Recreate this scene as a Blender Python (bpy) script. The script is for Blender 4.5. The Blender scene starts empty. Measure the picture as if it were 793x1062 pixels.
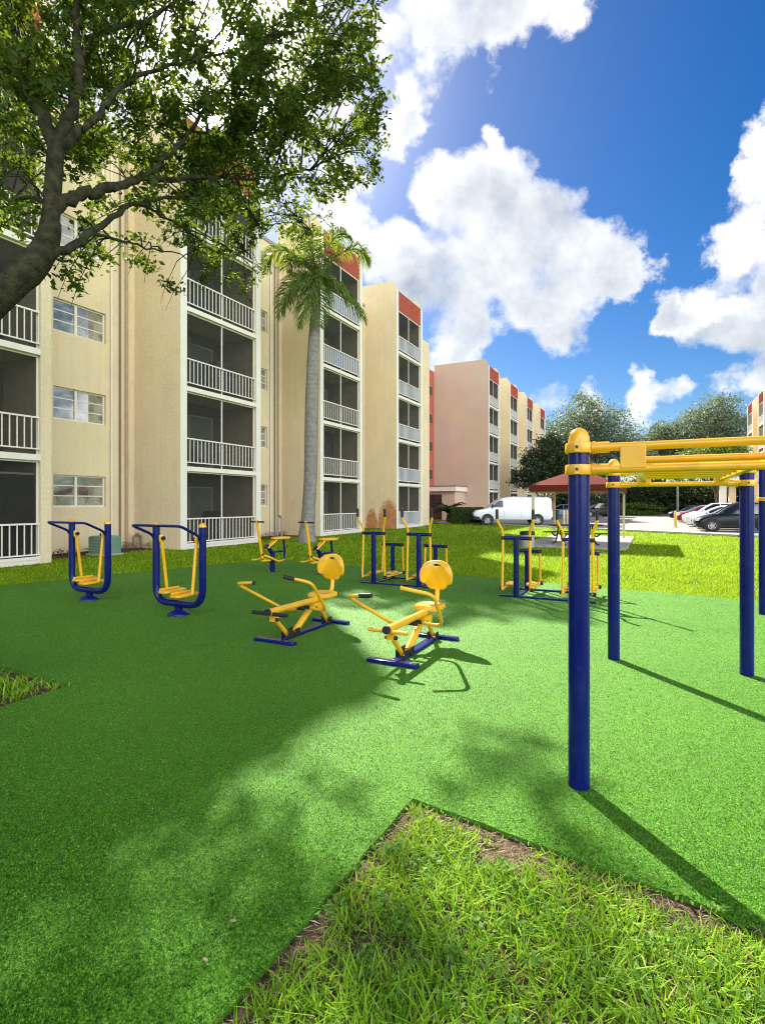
import bpy, math, random
import numpy as np
from mathutils import Vector, Matrix
from mathutils.geometry import tessellate_polygon
RNG = random.Random(11)
NP = np.random.default_rng(5)
sc = bpy.context.scene
col = sc.collection
rad = math.radians
F, CX, HY, CAMH = 560.0, 396.5, 522.0, 1.6
UX, UY = 0.4517, 0.8922                # along the street of towers
ANG = math.atan2(-UX, UY)              # local X across, local Y along

def G(px, py):                         # a measured ground point
    z = CAMH * F / (py - HY)
    return ((px - CX) * z / F, z)
def U3(px, py, z):                     # a measured point at a known distance
    return Vector(((px - CX) * z / F, z, CAMH + (HY - py) * z / F))

# ---------------------------------------------------------------- materials
def nd(t, typ, **kw):
    n = t.nodes.new(typ)
    for k, v in kw.items():
        setattr(n, k, v)
    return n
def ramp(t, fac, stops):
    r = nd(t, 'ShaderNodeValToRGB')
    e = r.color_ramp.elements
    while len(e) < len(stops): e.new(0.5)
    for i, (p, c) in enumerate(stops):
        e[i].position = p
        e[i].color = (c[0], c[1], c[2], 1) if len(c) == 3 else c
    t.links.new(fac, r.inputs[0])
    return r.outputs[0]
def noise(t, vec, scale, detail=4, rough=.55, dist=0.0):
    n = nd(t, 'ShaderNodeTexNoise')
    n.inputs['Scale'].default_value = scale
    n.inputs['Detail'].default_value = detail
    n.inputs['Roughness'].default_value = rough
    n.inputs['Distortion'].default_value = dist
    t.links.new(vec, n.inputs['Vector'])
    return n.outputs['Fac']
def math_(t, op, a, b=None, clamp=False):
    n = nd(t, 'ShaderNodeMath', operation=op, use_clamp=clamp)
    for i, x in enumerate((a, b)):
        if x is None: continue
        if isinstance(x, (int, float)): n.inputs[i].default_value = x
        else: t.links.new(x, n.inputs[i])
    return n.outputs[0]
def mixc(t, fac, a, b, mode='MIX'):
    n = nd(t, 'ShaderNodeMix', data_type='RGBA', blend_type=mode)
    for s, x in ((0, fac), (6, a), (7, b)):
        if isinstance(x, (int, float)): n.inputs[s].default_value = x
        elif isinstance(x, tuple): n.inputs[s].default_value = (x[0], x[1], x[2], 1)
        else: t.links.new(x, n.inputs[s])
    return n.outputs[2]
def setc(sock, c): sock.default_value = (c[0], c[1], c[2], 1)

def new_mat(name):
    m = bpy.data.materials.new(name); m.use_nodes = True
    t = m.node_tree
    return m, t, t.nodes['Principled BSDF']
def mat(name, c1, c2=None, scale=4.0, rough=.6, metal=0.0, coat=0.0, bump=0.0, bscale=60.0, spec=.5, coords='Object', detail=4, dirt=None, dscale=1.2):
    m, t, b = new_mat(name)
    tc = nd(t, 'ShaderNodeTexCoord').outputs[coords]
    b.inputs['Roughness'].default_value = rough
    b.inputs['Metallic'].default_value = metal
    b.inputs['Coat Weight'].default_value = coat
    b.inputs['Coat Roughness'].default_value = .08
    b.inputs['Specular IOR Level'].default_value = spec
    if c2 is None: c2 = tuple(x * .85 for x in c1)
    c = ramp(t, noise(t, tc, scale, detail), [(.35, c2), (.65, c1)])
    if dirt is not None:
        f = ramp(t, noise(t, tc, dscale, 8, .7, .6), [(.52, (0, 0, 0)), (.75, (.7, .7, .7))])
        c = mixc(t, f, c, dirt)
    t.links.new(c, b.inputs['Base Color'])
    if bump:
        bp = nd(t, 'ShaderNodeBump'); bp.inputs['Strength'].default_value = bump
        bp.inputs['Distance'].default_value = .02
        t.links.new(noise(t, tc, bscale, 3), bp.inputs['Height'])
        t.links.new(bp.outputs[0], b.inputs['Normal'])
    return m
def leaf_mat(name, stops, rough=.5, trans=.35, tcol=(.25, .38, .03), spec=.35):
    m, t, b = new_mat(name)
    g = nd(t, 'ShaderNodeNewGeometry')
    tc = nd(t, 'ShaderNodeTexCoord').outputs['Object']
    f = math_(t, 'ADD', math_(t, 'MULTIPLY', g.outputs['Random Per Island'], .7), math_(t, 'MULTIPLY', noise(t, tc, 1.3, 2), .5))
    f = math_(t, 'SUBTRACT', f, .1, True)
    c = ramp(t, f, stops)
    t.links.new(c, b.inputs['Base Color'])
    b.inputs['Roughness'].default_value = rough
    b.inputs['Specular IOR Level'].default_value = spec
    tr = nd(t, 'ShaderNodeBsdfTranslucent')
    t.links.new(mixc(t, .6, c, tcol), tr.inputs['Color'])
    mx = nd(t, 'ShaderNodeMixShader'); mx.inputs[0].default_value = trans
    t.links.new(b.outputs[0], mx.inputs[1]); t.links.new(tr.outputs[0], mx.inputs[2])
    t.links.new(mx.outputs[0], t.nodes['Material Output'].inputs[0])
    return m
def screen_mat(name, c, alpha):
    m, t, b = new_mat(name)
    setc(b.inputs['Base Color'], c); b.inputs['Roughness'].default_value = .8
    tr = nd(t, 'ShaderNodeBsdfTransparent')
    mx = nd(t, 'ShaderNodeMixShader')
    tc = nd(t, 'ShaderNodeTexCoord').outputs['Object']
    t.links.new(math_(t, 'ADD', math_(t, 'MULTIPLY', noise(t, tc, 3), .15), alpha - .07), mx.inputs[0])
    t.links.new(tr.outputs[0], mx.inputs[1]); t.links.new(b.outputs[0], mx.inputs[2])
    t.links.new(mx.outputs[0], t.nodes['Material Output'].inputs[0])
    return m

# ---------------------------------------------------------------- meshes
def fillet(pts, r, n=5):
    pts = [Vector(p) for p in pts]
    out = [pts[0]]
    for i in range(1, len(pts) - 1):
        a, b, c = pts[i-1], pts[i], pts[i+1]
        d1 = min(r, (a-b).length * .49); d2 = min(r, (c-b).length * .49)
        p = b + (a-b).normalized() * d1; q = b + (c-b).normalized() * d2
        for k in range(n + 1):
            s = k / n
            out.append(p*(1-s)**2 + b*2*s*(1-s) + q*s*s)
    out.append(pts[-1])
    return out
class MB:
    def __init__(s): s.v, s.f, s.s = [], [], []
    def add(s, vs, fs, smooth=False):
        o = len(s.v); s.v += [tuple(v) for v in vs]
        for f in fs: s.f.append([i + o for i in f]); s.s.append(smooth)
        return s
    def box(s, c, d, M=None):
        x, y, z = d[0]/2, d[1]/2, d[2]/2
        vs = [Vector((sx*x, sy*y, sz*z)) for sx in (-1, 1) for sy in (-1, 1) for sz in (-1, 1)]
        if M: vs = [M @ v for v in vs]
        c = Vector(c)
        return s.add([v + c for v in vs], [(0,1,3,2),(4,6,7,5),(0,4,5,1),(2,3,7,6),(0,2,6,4),(1,5,7,3)])
    def bx(s, x0, x1, y0, y1, z0, z1):
        return s.box(((x0+x1)/2, (y0+y1)/2, (z0+z1)/2), (x1-x0, y1-y0, z1-z0))
    def tube(s, pts, r, n=12, caps=True, fil=0, sq=False):
        pts = fillet(pts, fil) if fil else [Vector(p) for p in pts]
        rs = r if isinstance(r, (list, tuple)) else [r] * len(pts)
        t0 = (pts[1] - pts[0]).normalized()
        up = Vector((0, 0, 1)) if abs(t0.z) < .9 else Vector((1, 0, 0))
        a = t0.cross(up).normalized()
        vs = []
        ph = math.pi / n if sq else 0
        for i, p in enumerate(pts):
            if i == 0: t = t0
            elif i == len(pts) - 1: t = (pts[-1] - pts[-2]).normalized()
            else: t = ((pts[i+1]-p).normalized() + (p-pts[i-1]).normalized()).normalized()
            a = (a - t * a.dot(t)).normalized(); b = t.cross(a)
            for k in range(n):
                an = 2*math.pi*k/n + ph
                vs.append(p + (a*math.cos(an) + b*math.sin(an)) * rs[i])
        fs = []
        m = len(pts)
        for i in range(m - 1):
            for k in range(n):
                k2 = (k+1) % n
                fs.append((i*n+k, i*n+k2, (i+1)*n+k2, (i+1)*n+k))
        o = len(s.v)
        s.add(vs, fs, not sq)
        if caps:
            s.f.append([o + k for k in range(n)][::-1]); s.s.append(False)
            s.f.append([o + (m-1)*n + k for k in range(n)]); s.s.append(False)
        return s
    def lathe(s, prof, n=20, c=(0,0,0), M=None):
        c = Vector(c); vs = []
        for (r, z) in prof:
            for k in range(n):
                a = 2*math.pi*k/n
                v = Vector((r*math.cos(a), r*math.sin(a), z))
                vs.append((M @ v if M else v) + c)
        fs = [(i*n+k, i*n+(k+1) % n, (i+1)*n+(k+1) % n, (i+1)*n+k) for i in range(len(prof)-1) for k in range(n)]
        o = len(s.v); s.add(vs, fs, True)
        if prof[0][0] > 1e-4: s.f.append([o+k for k in range(n)][::-1]); s.s.append(False)
        if prof[-1][0] > 1e-4: s.f.append([o+(len(prof)-1)*n+k for k in range(n)]); s.s.append(False)
        return s
    def prism(s, poly, a, b, fn):      # poly of (p,q); fn(p,q,w) -> xyz for w in a..b
        n = len(poly)
        vs = [fn(p, q, a) for p, q in poly] + [fn(p, q, b) for p, q in poly]
        fs = [tuple(range(n))[::-1], tuple(range(n, 2*n))] + [(i, (i+1) % n, n+(i+1) % n, n+i) for i in range(n)]
        return s.add(vs, fs)
    def loft(s, rings, cap=True, smooth=True):
        n = len(rings[0]); o = len(s.v)
        vs = [v for r in rings for v in r]
        fs = [(i*n+k, i*n+(k+1) % n, (i+1)*n+(k+1) % n, (i+1)*n+k) for i in range(len(rings)-1) for k in range(n)]
        s.add(vs, fs, smooth)
        if cap:
            s.f.append([o+k for k in range(n)][::-1]); s.s.append(False)
            s.f.append([o+(len(rings)-1)*n+k for k in range(n)]); s.s.append(False)
        return s
    def build(s, name, m, parent=None, loc=(0,0,0), bevel=0, rot=0, sharp=35, recalc=True):
        me = bpy.data.meshes.new(name)
        me.from_pydata(s.v, [], s.f)
        me.polygons.foreach_set('use_smooth', s.s)
        if recalc:
            import bmesh
            bm = bmesh.new(); bm.from_mesh(me); bmesh.ops.recalc_face_normals(bm, faces=bm.faces[:]); bm.to_mesh(me); bm.free()
        me.set_sharp_from_angle(angle=rad(sharp))
        me.materials.append(m)
        o = bpy.data.objects.new(name, me); col.objects.link(o)
        o.location = loc; o.rotation_euler.z = rot
        if parent: o.parent = parent
        if bevel:
            b = o.modifiers.new('edge', 'BEVEL'); b.width = bevel; b.segments = 2; b.limit_method = 'ANGLE'; b.angle_limit = rad(40)
        return o
def np_mesh(name, V, faces, m, parent=None, loc=(0,0,0), smooth=False):
    """faces: list of int arrays (N,k)"""
    me = bpy.data.meshes.new(name)
    V = np.asarray(V, dtype=np.float32).reshape(-1, 3)
    me.vertices.add(len(V)); me.vertices.foreach_set('co', V.ravel())
    loops = np.concatenate([f.ravel() for f in faces]).astype(np.int32)
    sizes = np.concatenate([np.full(len(f), f.shape[1], dtype=np.int32) for f in faces])
    starts = np.concatenate([[0], np.cumsum(sizes)[:-1]]).astype(np.int32)
    me.loops.add(len(loops)); me.loops.foreach_set('vertex_index', loops)
    me.polygons.add(len(sizes)); me.polygons.foreach_set('loop_start', starts)
    me.update(calc_edges=True)
    if smooth: me.polygons.foreach_set('use_smooth', np.ones(len(sizes), dtype=bool))
    me.materials.append(m)
    o = bpy.data.objects.new(name, me); col.objects.link(o); o.location = loc
    if parent: o.parent = parent
    return o
def thing(name, label, cat, loc=(0,0,0), rot=0.0, group=None):
    o = bpy.data.objects.new(name, None); col.objects.link(o)
    o.empty_display_size = .2
    o.location = loc if len(loc) == 3 else (loc[0], loc[1], 0); o.rotation_euler.z = rot
    return tag(o, label, cat, group)
def tag(o, label, cat, group=None):
    o['label'] = label; o['category'] = cat
    if group: o['group'] = group
    return o
def kind(o, k): o['kind'] = k; return o
def dup(o, parent=None, **kw):
    c = o.copy(); col.objects.link(c)
    if parent: c.parent = parent
    for ch in o.children: dup(ch, c)
    for k, v in kw.items():
        if k == 'loc': c.location = v if len(v) == 3 else (v[0], v[1], 0)
        elif k == 'rot': c.rotation_euler.z = v
        else: c[k] = v
    return c
def inpoly(x, y, poly):
    c = np.zeros(len(x), dtype=bool); n = len(poly)
    for i in range(n):
        x1, y1 = poly[i]; x2, y2 = poly[i-1]
        m = ((y1 > y) != (y2 > y)) & (x < (x2-x1)*(y-y1)/((y2-y1) if y2 != y1 else 1e-9) + x1)
        c ^= m
    return c
def sheet(name, outer, holes, z, m, thick=0.0, zb=0.0):
    polys = [[Vector((p[0], p[1], z)) for p in outer]] + [[Vector((p[0], p[1], z)) for p in h] for h in holes]
    tris = tessellate_polygon(polys)
    vs = [v for pl in polys for v in pl]
    b = MB(); b.add(vs, [tuple(t) for t in tris])
    if thick:
        for pl in polys:
            n = len(pl)
            for i in range(n):
                p, q = pl[i], pl[(i+1) % n]
                b.add([p, q, Vector((q.x, q.y, zb)), Vector((p.x, p.y, zb))], [(0,1,2,3)])
    return kind(b.build(name, m), 'structure')
# ---------------------------------------------------------------- palette
M = {}
M['blue'] = mat('blue_paint', (.003, .008, .115), (.0025, .007, .095), 3, .22, coat=.05, spec=.25, dirt=(.016, .024, .12), dscale=9, bump=.02, bscale=90)
M['yellow'] = mat('yellow_paint', (.80, .43, .012), (.74, .37, .010), 4, .34, coat=.3, bump=.02, bscale=90, dirt=(.45, .25, .03), dscale=5)
M['black_rubber'] = mat('black_rubber', (.012, .012, .013), rough=.6)
M['cream'] = mat('cream_stucco', (.72, .595, .385), (.69, .565, .36), .9, .9, bump=1.0, bscale=11, spec=.2, dirt=(.58, .475, .30), dscale=.5)
M['pinktan'] = mat('pinkish_stucco', (.56, .42, .31), (.52, .39, .285), .5, .9, bump=.5, bscale=12, spec=.2, dirt=(.47, .36, .27), dscale=.3)
M['white'] = mat('white_paint', (.77, .72, .62), (.72, .67, .57), 2, .5, spec=.4)
M['coral'] = mat('coral_metal', (.50, .105, .075), (.43, .09, .065), 2, .55)
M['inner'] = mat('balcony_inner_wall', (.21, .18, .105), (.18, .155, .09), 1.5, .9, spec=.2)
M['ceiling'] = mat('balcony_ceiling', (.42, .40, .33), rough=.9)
M['door'] = mat('door_paint', (.30, .34, .27), (.26, .30, .24), 1.2, .35)
M['screen'] = screen_mat('insect_screen', (.014, .014, .009), .66)
M['panel'] = screen_mat('privacy_panel', (.26, .30, .38), .72)
M['concrete'] = mat('concrete', (.40, .37, .32), (.33, .31, .27), 2.5, .9, bump=.2, bscale=50, dirt=(.24, .22, .19), dscale=1.5)
M['asphalt'] = mat('sunlit_asphalt', (.27, .25, .23), (.22, .205, .19), .25, .95, bump=.2, bscale=40, dirt=(.17, .16, .15), dscale=.15)
M['roofing'] = mat('roof_gravel', (.30, .29, .27), rough=.95)
M['maroon'] = mat('maroon_canvas', (.115, .024, .016), (.10, .020, .013), 3, .9, spec=.05)
M['tan_metal'] = mat('tan_metal', (.52, .43, .27), rough=.45)
M['grey_metal'] = mat('grey_metal', (.33, .34, .34), rough=.45, metal=.4)
M['pipe_tan'] = mat('tan_pipe', (.42, .32, .19), rough=.6)
M['pipe_brown'] = mat('brown_pipe', (.20, .14, .09), rough=.6)
M['bark'] = mat('oak_bark', (.050, .045, .026), (.018, .017, .010), 14, .95, bump=1.0, bscale=38, spec=.15, dirt=(.045, .062, .016), dscale=3)
M['bark_far'] = mat('grey_bark', (.15, .125, .10), (.09, .075, .06), 6, .95, bump=.8, bscale=12, spec=.15)
M['mulch'] = mat('dark_mulch', (.11, .065, .045), (.045, .028, .022), 18, .95, bump=1.0, bscale=45, spec=.1, detail=8)
M['soil'] = mat('dry_soil', (.145, .105, .062), (.05, .036, .024), 22, .95, bump=1.0, bscale=60, spec=.1, detail=8)

def glass_window_mat():
    m, t, b = new_mat('window_glass')
    tc = nd(t, 'ShaderNodeTexCoord').outputs['Object']
    n = noise(t, tc, 2.2, 3, .5, 1.0)
    c = ramp(t, n, [(.3, (.05, .055, .05)), (.5, (.16, .17, .14)), (.62, (.34, .33, .26)), (.8, (.12, .12, .10))])
    t.links.new(c, b.inputs['Base Color'])
    b.inputs['Roughness'].default_value = .04
    b.inputs['Specular IOR Level'].default_value = 1.0
    b.inputs['Coat Weight'].default_value = 1.0; b.inputs['Coat IOR'].default_value = 2.1
    return m
M['pane'] = glass_window_mat()
M['dark_glass'] = mat('dark_glass', (.012, .014, .016), rough=.05, spec=.9, coat=.6)

def streaks(m, depth):
    # rain streaks and faint patch repairs in the paint
    t = m.node_tree; b = t.nodes['Principled BSDF']; src = b.inputs['Base Color'].links[0].from_socket
    mp = nd(t, 'ShaderNodeMapping'); mp.inputs['Scale'].default_value = (3.2, 3.2, .16)
    t.links.new(nd(t, 'ShaderNodeTexCoord').outputs['Object'], mp.inputs['Vector'])
    f = ramp(t, noise(t, mp.outputs[0], 1.6, 6, .65), [(.46, (0, 0, 0)), (.72, (depth,)*3)])
    c = mixc(t, f, src, (.40, .33, .22))
    vo = nd(t, 'ShaderNodeTexVoronoi'); vo.inputs['Scale'].default_value = .45
    t.links.new(nd(t, 'ShaderNodeTexCoord').outputs['Object'], vo.inputs['Vector'])
    c = mixc(t, .06, c, vo.outputs['Color'], 'SOFT_LIGHT')
    t.links.new(c, b.inputs['Base Color'])
streaks(M['cream'], .16); streaks(M['pinktan'], .14)
# wall with the rusty sprinkler stains near the ground (the paint itself is stained)
def rust_wall():
    m = M['cream'].copy(); m.name = 'cream_stucco_with_rust'
    t = m.node_tree; b = t.nodes['Principled BSDF']
    src = b.inputs['Base Color'].links[0].from_socket
    tc = nd(t, 'ShaderNodeTexCoord').outputs['Object']
    sp = nd(t, 'ShaderNodeSeparateXYZ'); t.links.new(tc, sp.inputs[0])
    nz = noise(t, tc, 4.5, 5, .6)
    masks = None
    for (yc, w, h) in ((.55, .75, 1.75), (1.75, .45, 1.2)):
        d = math_(t, 'DIVIDE', math_(t, 'SUBTRACT', sp.outputs[1], yc), w)
        d = math_(t, 'MULTIPLY', d, d)
        zz = math_(t, 'DIVIDE', sp.outputs[2], h); zz = math_(t, 'MULTIPLY', zz, zz)
        q = math_(t, 'ADD', math_(t, 'ADD', d, zz), math_(t, 'MULTIPLY', math_(t, 'SUBTRACT', nz, .5), .9))
        k = math_(t, 'MULTIPLY', math_(t, 'SUBTRACT', 1.25, q), 2.0, True)
        masks = k if masks is None else math_(t, 'MAXIMUM', masks, k)
    c = mixc(t, math_(t, 'MULTIPLY', masks, .85), src, ramp(t, nz, [(.35, (.33, .10, .025)), (.6, (.50, .20, .055))]))
    t.links.new(c, b.inputs['Base Color'])
    return m
M['rusty'] = rust_wall()

# ---------------------------------------------------------------- world: sky with clouds
SUN = Vector(((232-CX)/F, 1.0, (HY-40)/F)).normalized()
SUN_EL = math.asin(SUN.z); SUN_AZ = math.atan2(SUN.x, SUN.y)
FILL_GAIN = 5.6  # brightness gain of the unseen clouds that fill the shade
def make_world():
    w = bpy.data.worlds.new('World'); sc.world = w; w.use_nodes = True
    t = w.node_tree; t.nodes.clear()
    out = nd(t, 'ShaderNodeOutputWorld'); bg = nd(t, 'ShaderNodeBackground')
    t.links.new(bg.outputs[0], out.inputs[0])
    sky = nd(t, 'ShaderNodeTexSky', sky_type='NISHITA')
    sky.sun_disc = False; sky.sun_elevation = SUN_EL; sky.sun_rotation = SUN_AZ
    sky.air_density = 1.0; sky.dust_density = .5; sky.ozone_density = 3.0
    d0 = nd(t, 'ShaderNodeTexCoord').outputs['Generated']
    hs = nd(t, 'ShaderNodeHueSaturation'); hs.inputs['Saturation'].default_value = SKY_SAT; hs.inputs['Hue'].default_value = .508
    hs.inputs['Value'].default_value = SKY_VAL
    t.links.new(sky.outputs[0], hs.inputs['Color'])
    # warped direction gives the clouds their lumps
    def nvec(scale, detail):
        n = nd(t, 'ShaderNodeTexNoise'); n.inputs['Scale'].default_value = scale; n.inputs['Detail'].default_value = detail
        n.inputs['Roughness'].default_value = .62
        t.links.new(d0, n.inputs['Vector']); return n
    def vm(op, a, b):
        n = nd(t, 'ShaderNodeVectorMath', operation=op)
        for i, x in enumerate((a, b)):
            if isinstance(x, tuple): n.inputs[i].default_value = x
            elif isinstance(x, float): n.inputs['Scale'].default_value = x
            elif x is not None: t.links.new(x, n.inputs[i])
        return n
    wv = vm('SUBTRACT', nvec(5.5, 7).outputs['Color'], (.5, .5, .5)).outputs[0]
    sclv = nd(t, 'ShaderNodeVectorMath', operation='SCALE'); sclv.inputs['Scale'].default_value = .22
    t.links.new(wv, sclv.inputs[0])
    d1 = vm('NORMALIZE', vm('ADD', d0, sclv.outputs[0]).outputs[0], None).outputs[0]
    blobs = [(455,20,74,1),(520,25,60,1),(585,-5,55,.9),(427,114,42,1),(395,40,34,.8),
             (470,205,62,1),(520,195,66,1),(565,235,70,1),(612,275,58,1),(645,288,34,.8),(510,285,80,1),(575,325,60,1),(440,285,58,1),(395,265,52,1),(470,345,55,1),(515,140,22,.8),
             (785,190,52,1),(752,250,46,1),(722,320,58,1),(785,325,68,1),(795,150,42,1),(688,322,34,.9),(840,250,90,1),
             (675,412,40,1),(720,410,30,.8),(780,400,40,.8),(605,415,36,.8),(560,405,30,.7),
             (270,50,95,1),(335,105,60,1),(190,20,110,1),(345,225,50,1),(360,170,45,.6),(100,60,120,1),(0,0,160,1),(-120,150,130,1),(455,390,60,.9)]
    fill_clouds = [(-.8,.3,.5,.22),(-.9,-.3,.3,.25),(.2,-.9,.35,.30),(-.4,-.8,.45,.25),(.85,-.4,.3,.28),(.7,-.2,.7,.2),(-.3,-.4,.85,.22),(.95,.25,.25,.22),(.6,-.7,.2,.25),(.1,.2,.97,.16),(-.7,.6,.2,.25),(.3,-.5,.8,.2),(.0,-.8,.6,.35),(.6,-.75,.4,.35),(-.6,-.7,.2,.3),(.9,-.1,.5,.28),(.35,-.95,.1,.3),(.8,-.6,.1,.3)]  # added clouds, mostly out of view, as fill light for the shade
    lst = []
    for (px, py, r, s) in blobs:
        c = Vector(((px-CX)/F, 1, (HY-py)/F)); l = c.length; c.normalize()
        lst.append((c, math.atan(r / F / l) * .86, s))
    for (x, y, z, r) in fill_clouds:
        lst.append((Vector((x, y, z)).normalized(), r*1.1, .95))
    def density(vec):
        inv = None
        for (c, r, s) in lst:
            dt = vm('DOT_PRODUCT', vec, tuple(c)).outputs['Value']
            mr = nd(t, 'ShaderNodeMapRange'); mr.interpolation_type = 'SMOOTHSTEP'
            mr.inputs['From Min'].default_value = math.cos(r); mr.inputs['From Max'].default_value = math.cos(r*.15)
            mr.inputs['To Min'].default_value = 1.0; mr.inputs['To Max'].default_value = 1.0 - .8*s
            t.links.new(dt, mr.inputs['Value'])
            inv = mr.outputs[0] if inv is None else math_(t, 'MULTIPLY', inv, mr.outputs[0])
        return math_(t, 'SUBTRACT', 1.0, inv)
    dens = density(d1)
    sh = nd(t, 'ShaderNodeVectorMath', operation='ADD'); sh.inputs[1].default_value = tuple(SUN * .13)
    t.links.new(d1, sh.inputs[0])
    dsun = density(vm('NORMALIZE', sh.outputs[0], None).outputs[0])
    fb = nvec(7.5, 10).outputs['Fac']; fb2 = nvec(26, 6).outputs['Fac']
    edge = math_(t, 'ADD', math_(t, 'MULTIPLY', math_(t, 'SUBTRACT', fb, .5), 1.5), math_(t, 'MULTIPLY', math_(t, 'SUBTRACT', fb2, .5), .42))
    dd = math_(t, 'ADD', dens, edge)
    mr = nd(t, 'ShaderNodeMapRange'); mr.interpolation_type = 'SMOOTHSTEP'
    mr.inputs['From Min'].default_value = .22; mr.inputs['From Max'].default_value = .80
    t.links.new(dd, mr.inputs['Value'])
    mask = math_(t, 'MULTIPLY', mr.outputs[0], math_(t, 'MULTIPLY', dens, 9.0, True))
    # the sides away from the sun and the thick middles are greyer
    n3 = nvec(4.2, 8)
    thick = math_(t, 'ADD', math_(t, 'MULTIPLY', math_(t, 'MULTIPLY', dsun, dens), .75), math_(t, 'ADD', math_(t, 'MULTIPLY', math_(t, 'SUBTRACT', n3.outputs['Fac'], .5), 1.9), math_(t, 'MULTIPLY', math_(t, 'SUBTRACT', fb2, .5), .35)))
    ccol = ramp(t, thick, [(.10, (CL, CL, CL)), (.36, (CL*.84, CL*.87, CL*.91)), (.80, (CL*.44, CL*.50, CL*.60))])
    # unseen clouds behind the viewer get an added boost to lift the shaded walls
    fr = nd(t, 'ShaderNodeMapRange'); fr.interpolation_type = 'SMOOTHSTEP'
    fr.inputs['From Min'].default_value = .25; fr.inputs['From Max'].default_value = -.35
    fr.inputs['To Min'].default_value = 1.0; fr.inputs['To Max'].default_value = FILL_GAIN
    t.links.new(vm('DOT_PRODUCT', d0, (SUN.x, SUN.y, SUN.z)).outputs['Value'], fr.inputs['Value'])
    fs = nd(t, 'ShaderNodeVectorMath', operation='SCALE'); t.links.new(ccol, fs.inputs[0]); t.links.new(fr.outputs[0], fs.inputs['Scale'])
    base = mixc(t, mask, hs.outputs[0], fs.outputs[0])
    # brightness around the sun
    sd = vm('DOT_PRODUCT', d0, tuple(SUN)).outputs['Value']
    def lobe(a, val):
        mr = nd(t, 'ShaderNodeMapRange'); mr.interpolation_type = 'SMOOTHERSTEP'
        mr.inputs['From Min'].default_value = math.cos(rad(a)); mr.inputs['From Max'].default_value = 1.0
        mr.inputs['To Max'].default_value = val
        t.links.new(sd, mr.inputs['Value']); return mr.outputs[0]
    glow = math_(t, 'ADD', lobe(2.0, 400), math_(t, 'ADD', lobe(9, 12), lobe(22, .5)))
    gc = nd(t, 'ShaderNodeVectorMath', operation='SCALE'); gc.inputs[0].default_value = (1, .96, .88)
    t.links.new(glow, gc.inputs['Scale'])
    fin = vm('ADD', base, gc.outputs[0]).outputs[0]
    t.links.new(fin, bg.inputs[0]); bg.inputs[1].default_value = SKY_STR
    w.cycles.sampling_method = 'MANUAL'; w.cycles.sample_map_resolution = 1024
SKY_STR, SKY_SAT, SKY_VAL, CL = .12, 1.46, .30, 2.8
make_world()
sl = bpy.data.lights.new('sun', 'SUN'); sl.energy = 4.6; sl.angle = rad(.7); sl.color = (1, .94, .84)
so = bpy.data.objects.new('sun', sl); col.objects.link(so)
so.rotation_euler = SUN.to_track_quat('Z', 'Y').to_euler()

# ---------------------------------------------------------------- camera
cam = bpy.data.cameras.new('camera'); co = bpy.data.objects.new('camera', cam); col.objects.link(co)
co.location = (0, 0, CAMH); co.rotation_euler = (rad(90), 0, 0)
cam.sensor_fit = 'VERTICAL'; cam.sensor_height = 24; cam.lens = 24 * F / 1062
cam.shift_y = -(531 - HY) / 1062; cam.clip_start = .05; cam.clip_end = 3000
sc.camera = co
sc.view_settings.view_transform = 'Standard'; sc.view_settings.look = 'None'
sc.view_settings.gamma = 1; sc.view_settings.exposure = EXPO = 1.75
sc.cycles.max_bounces = 8; sc.cycles.transparent_max_bounces = 12
sc.cycles.sample_clamp_indirect = 6; sc.cycles.caustics_reflective = False; sc.cycles.caustics_refractive = False
sc.cycles.use_denoising = True; sc.cycles.denoising_prefilter = 'NONE'; sc.cycles.filter_width = 1.1

# ---------------------------------------------------------------- ground
def lawn_ground():
    m, t, b = new_mat('lawn_ground')
    tc = nd(t, 'ShaderNodeTexCoord').outputs['Object']
    a = ramp(t, noise(t, tc, 9, 6, .7), [(.3, (.06, .10, .006)), (.55, (.16, .26, .010)), (.75, (.24, .34, .02))])
    big = ramp(t, noise(t, tc, .35, 3), [(.35, (.75, .75, .75)), (.65, (1.1, 1.1, 1.0))])
    t.links.new(mixc(t, 1.0, a, big, 'MULTIPLY'), b.inputs['Base Color'])
    b.inputs['Roughness'].default_value = .95; b.inputs['Specular IOR Level'].default_value = .1
    bp = nd(t, 'ShaderNodeBump'); bp.inputs['Strength'].default_value = .8; bp.inputs['Distance'].default_value = .04
    t.links.new(noise(t, tc, 28, 4), bp.inputs['Height']); t.links.new(bp.outputs[0], b.inputs['Normal'])
    return m
M['lawn'] = lawn_ground()
def turf_mat():
    m, t, b = new_mat('artificial_turf')
    tc = nd(t, 'ShaderNodeTexCoord').outputs['Object']
    a = ramp(t, noise(t, tc, 170, 3, .7), [(.34, (.018, .065, .003)), (.5, (.065, .205, .009)), (.68, (.15, .355, .02))])
    big = ramp(t, noise(t, tc, .8, 4, .6), [(.3, (.86, .88, .86)), (.7, (1.06, 1.04, 1.06))])
    t.links.new(mixc(t, 1.0, a, big, 'MULTIPLY'), b.inputs['Base Color'])
    b.inputs['Roughness'].default_value = .75; b.inputs['Specular IOR Level'].default_value = .25
    bp = nd(t, 'ShaderNodeBump'); bp.inputs['Strength'].default_value = .7; bp.inputs['Distance'].default_value = .012
    t.links.new(noise(t, tc, 120, 3), bp.inputs['Height']); t.links.new(bp.outputs[0], b.inputs['Normal'])
    return m
M['turf'] = turf_mat()

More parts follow.
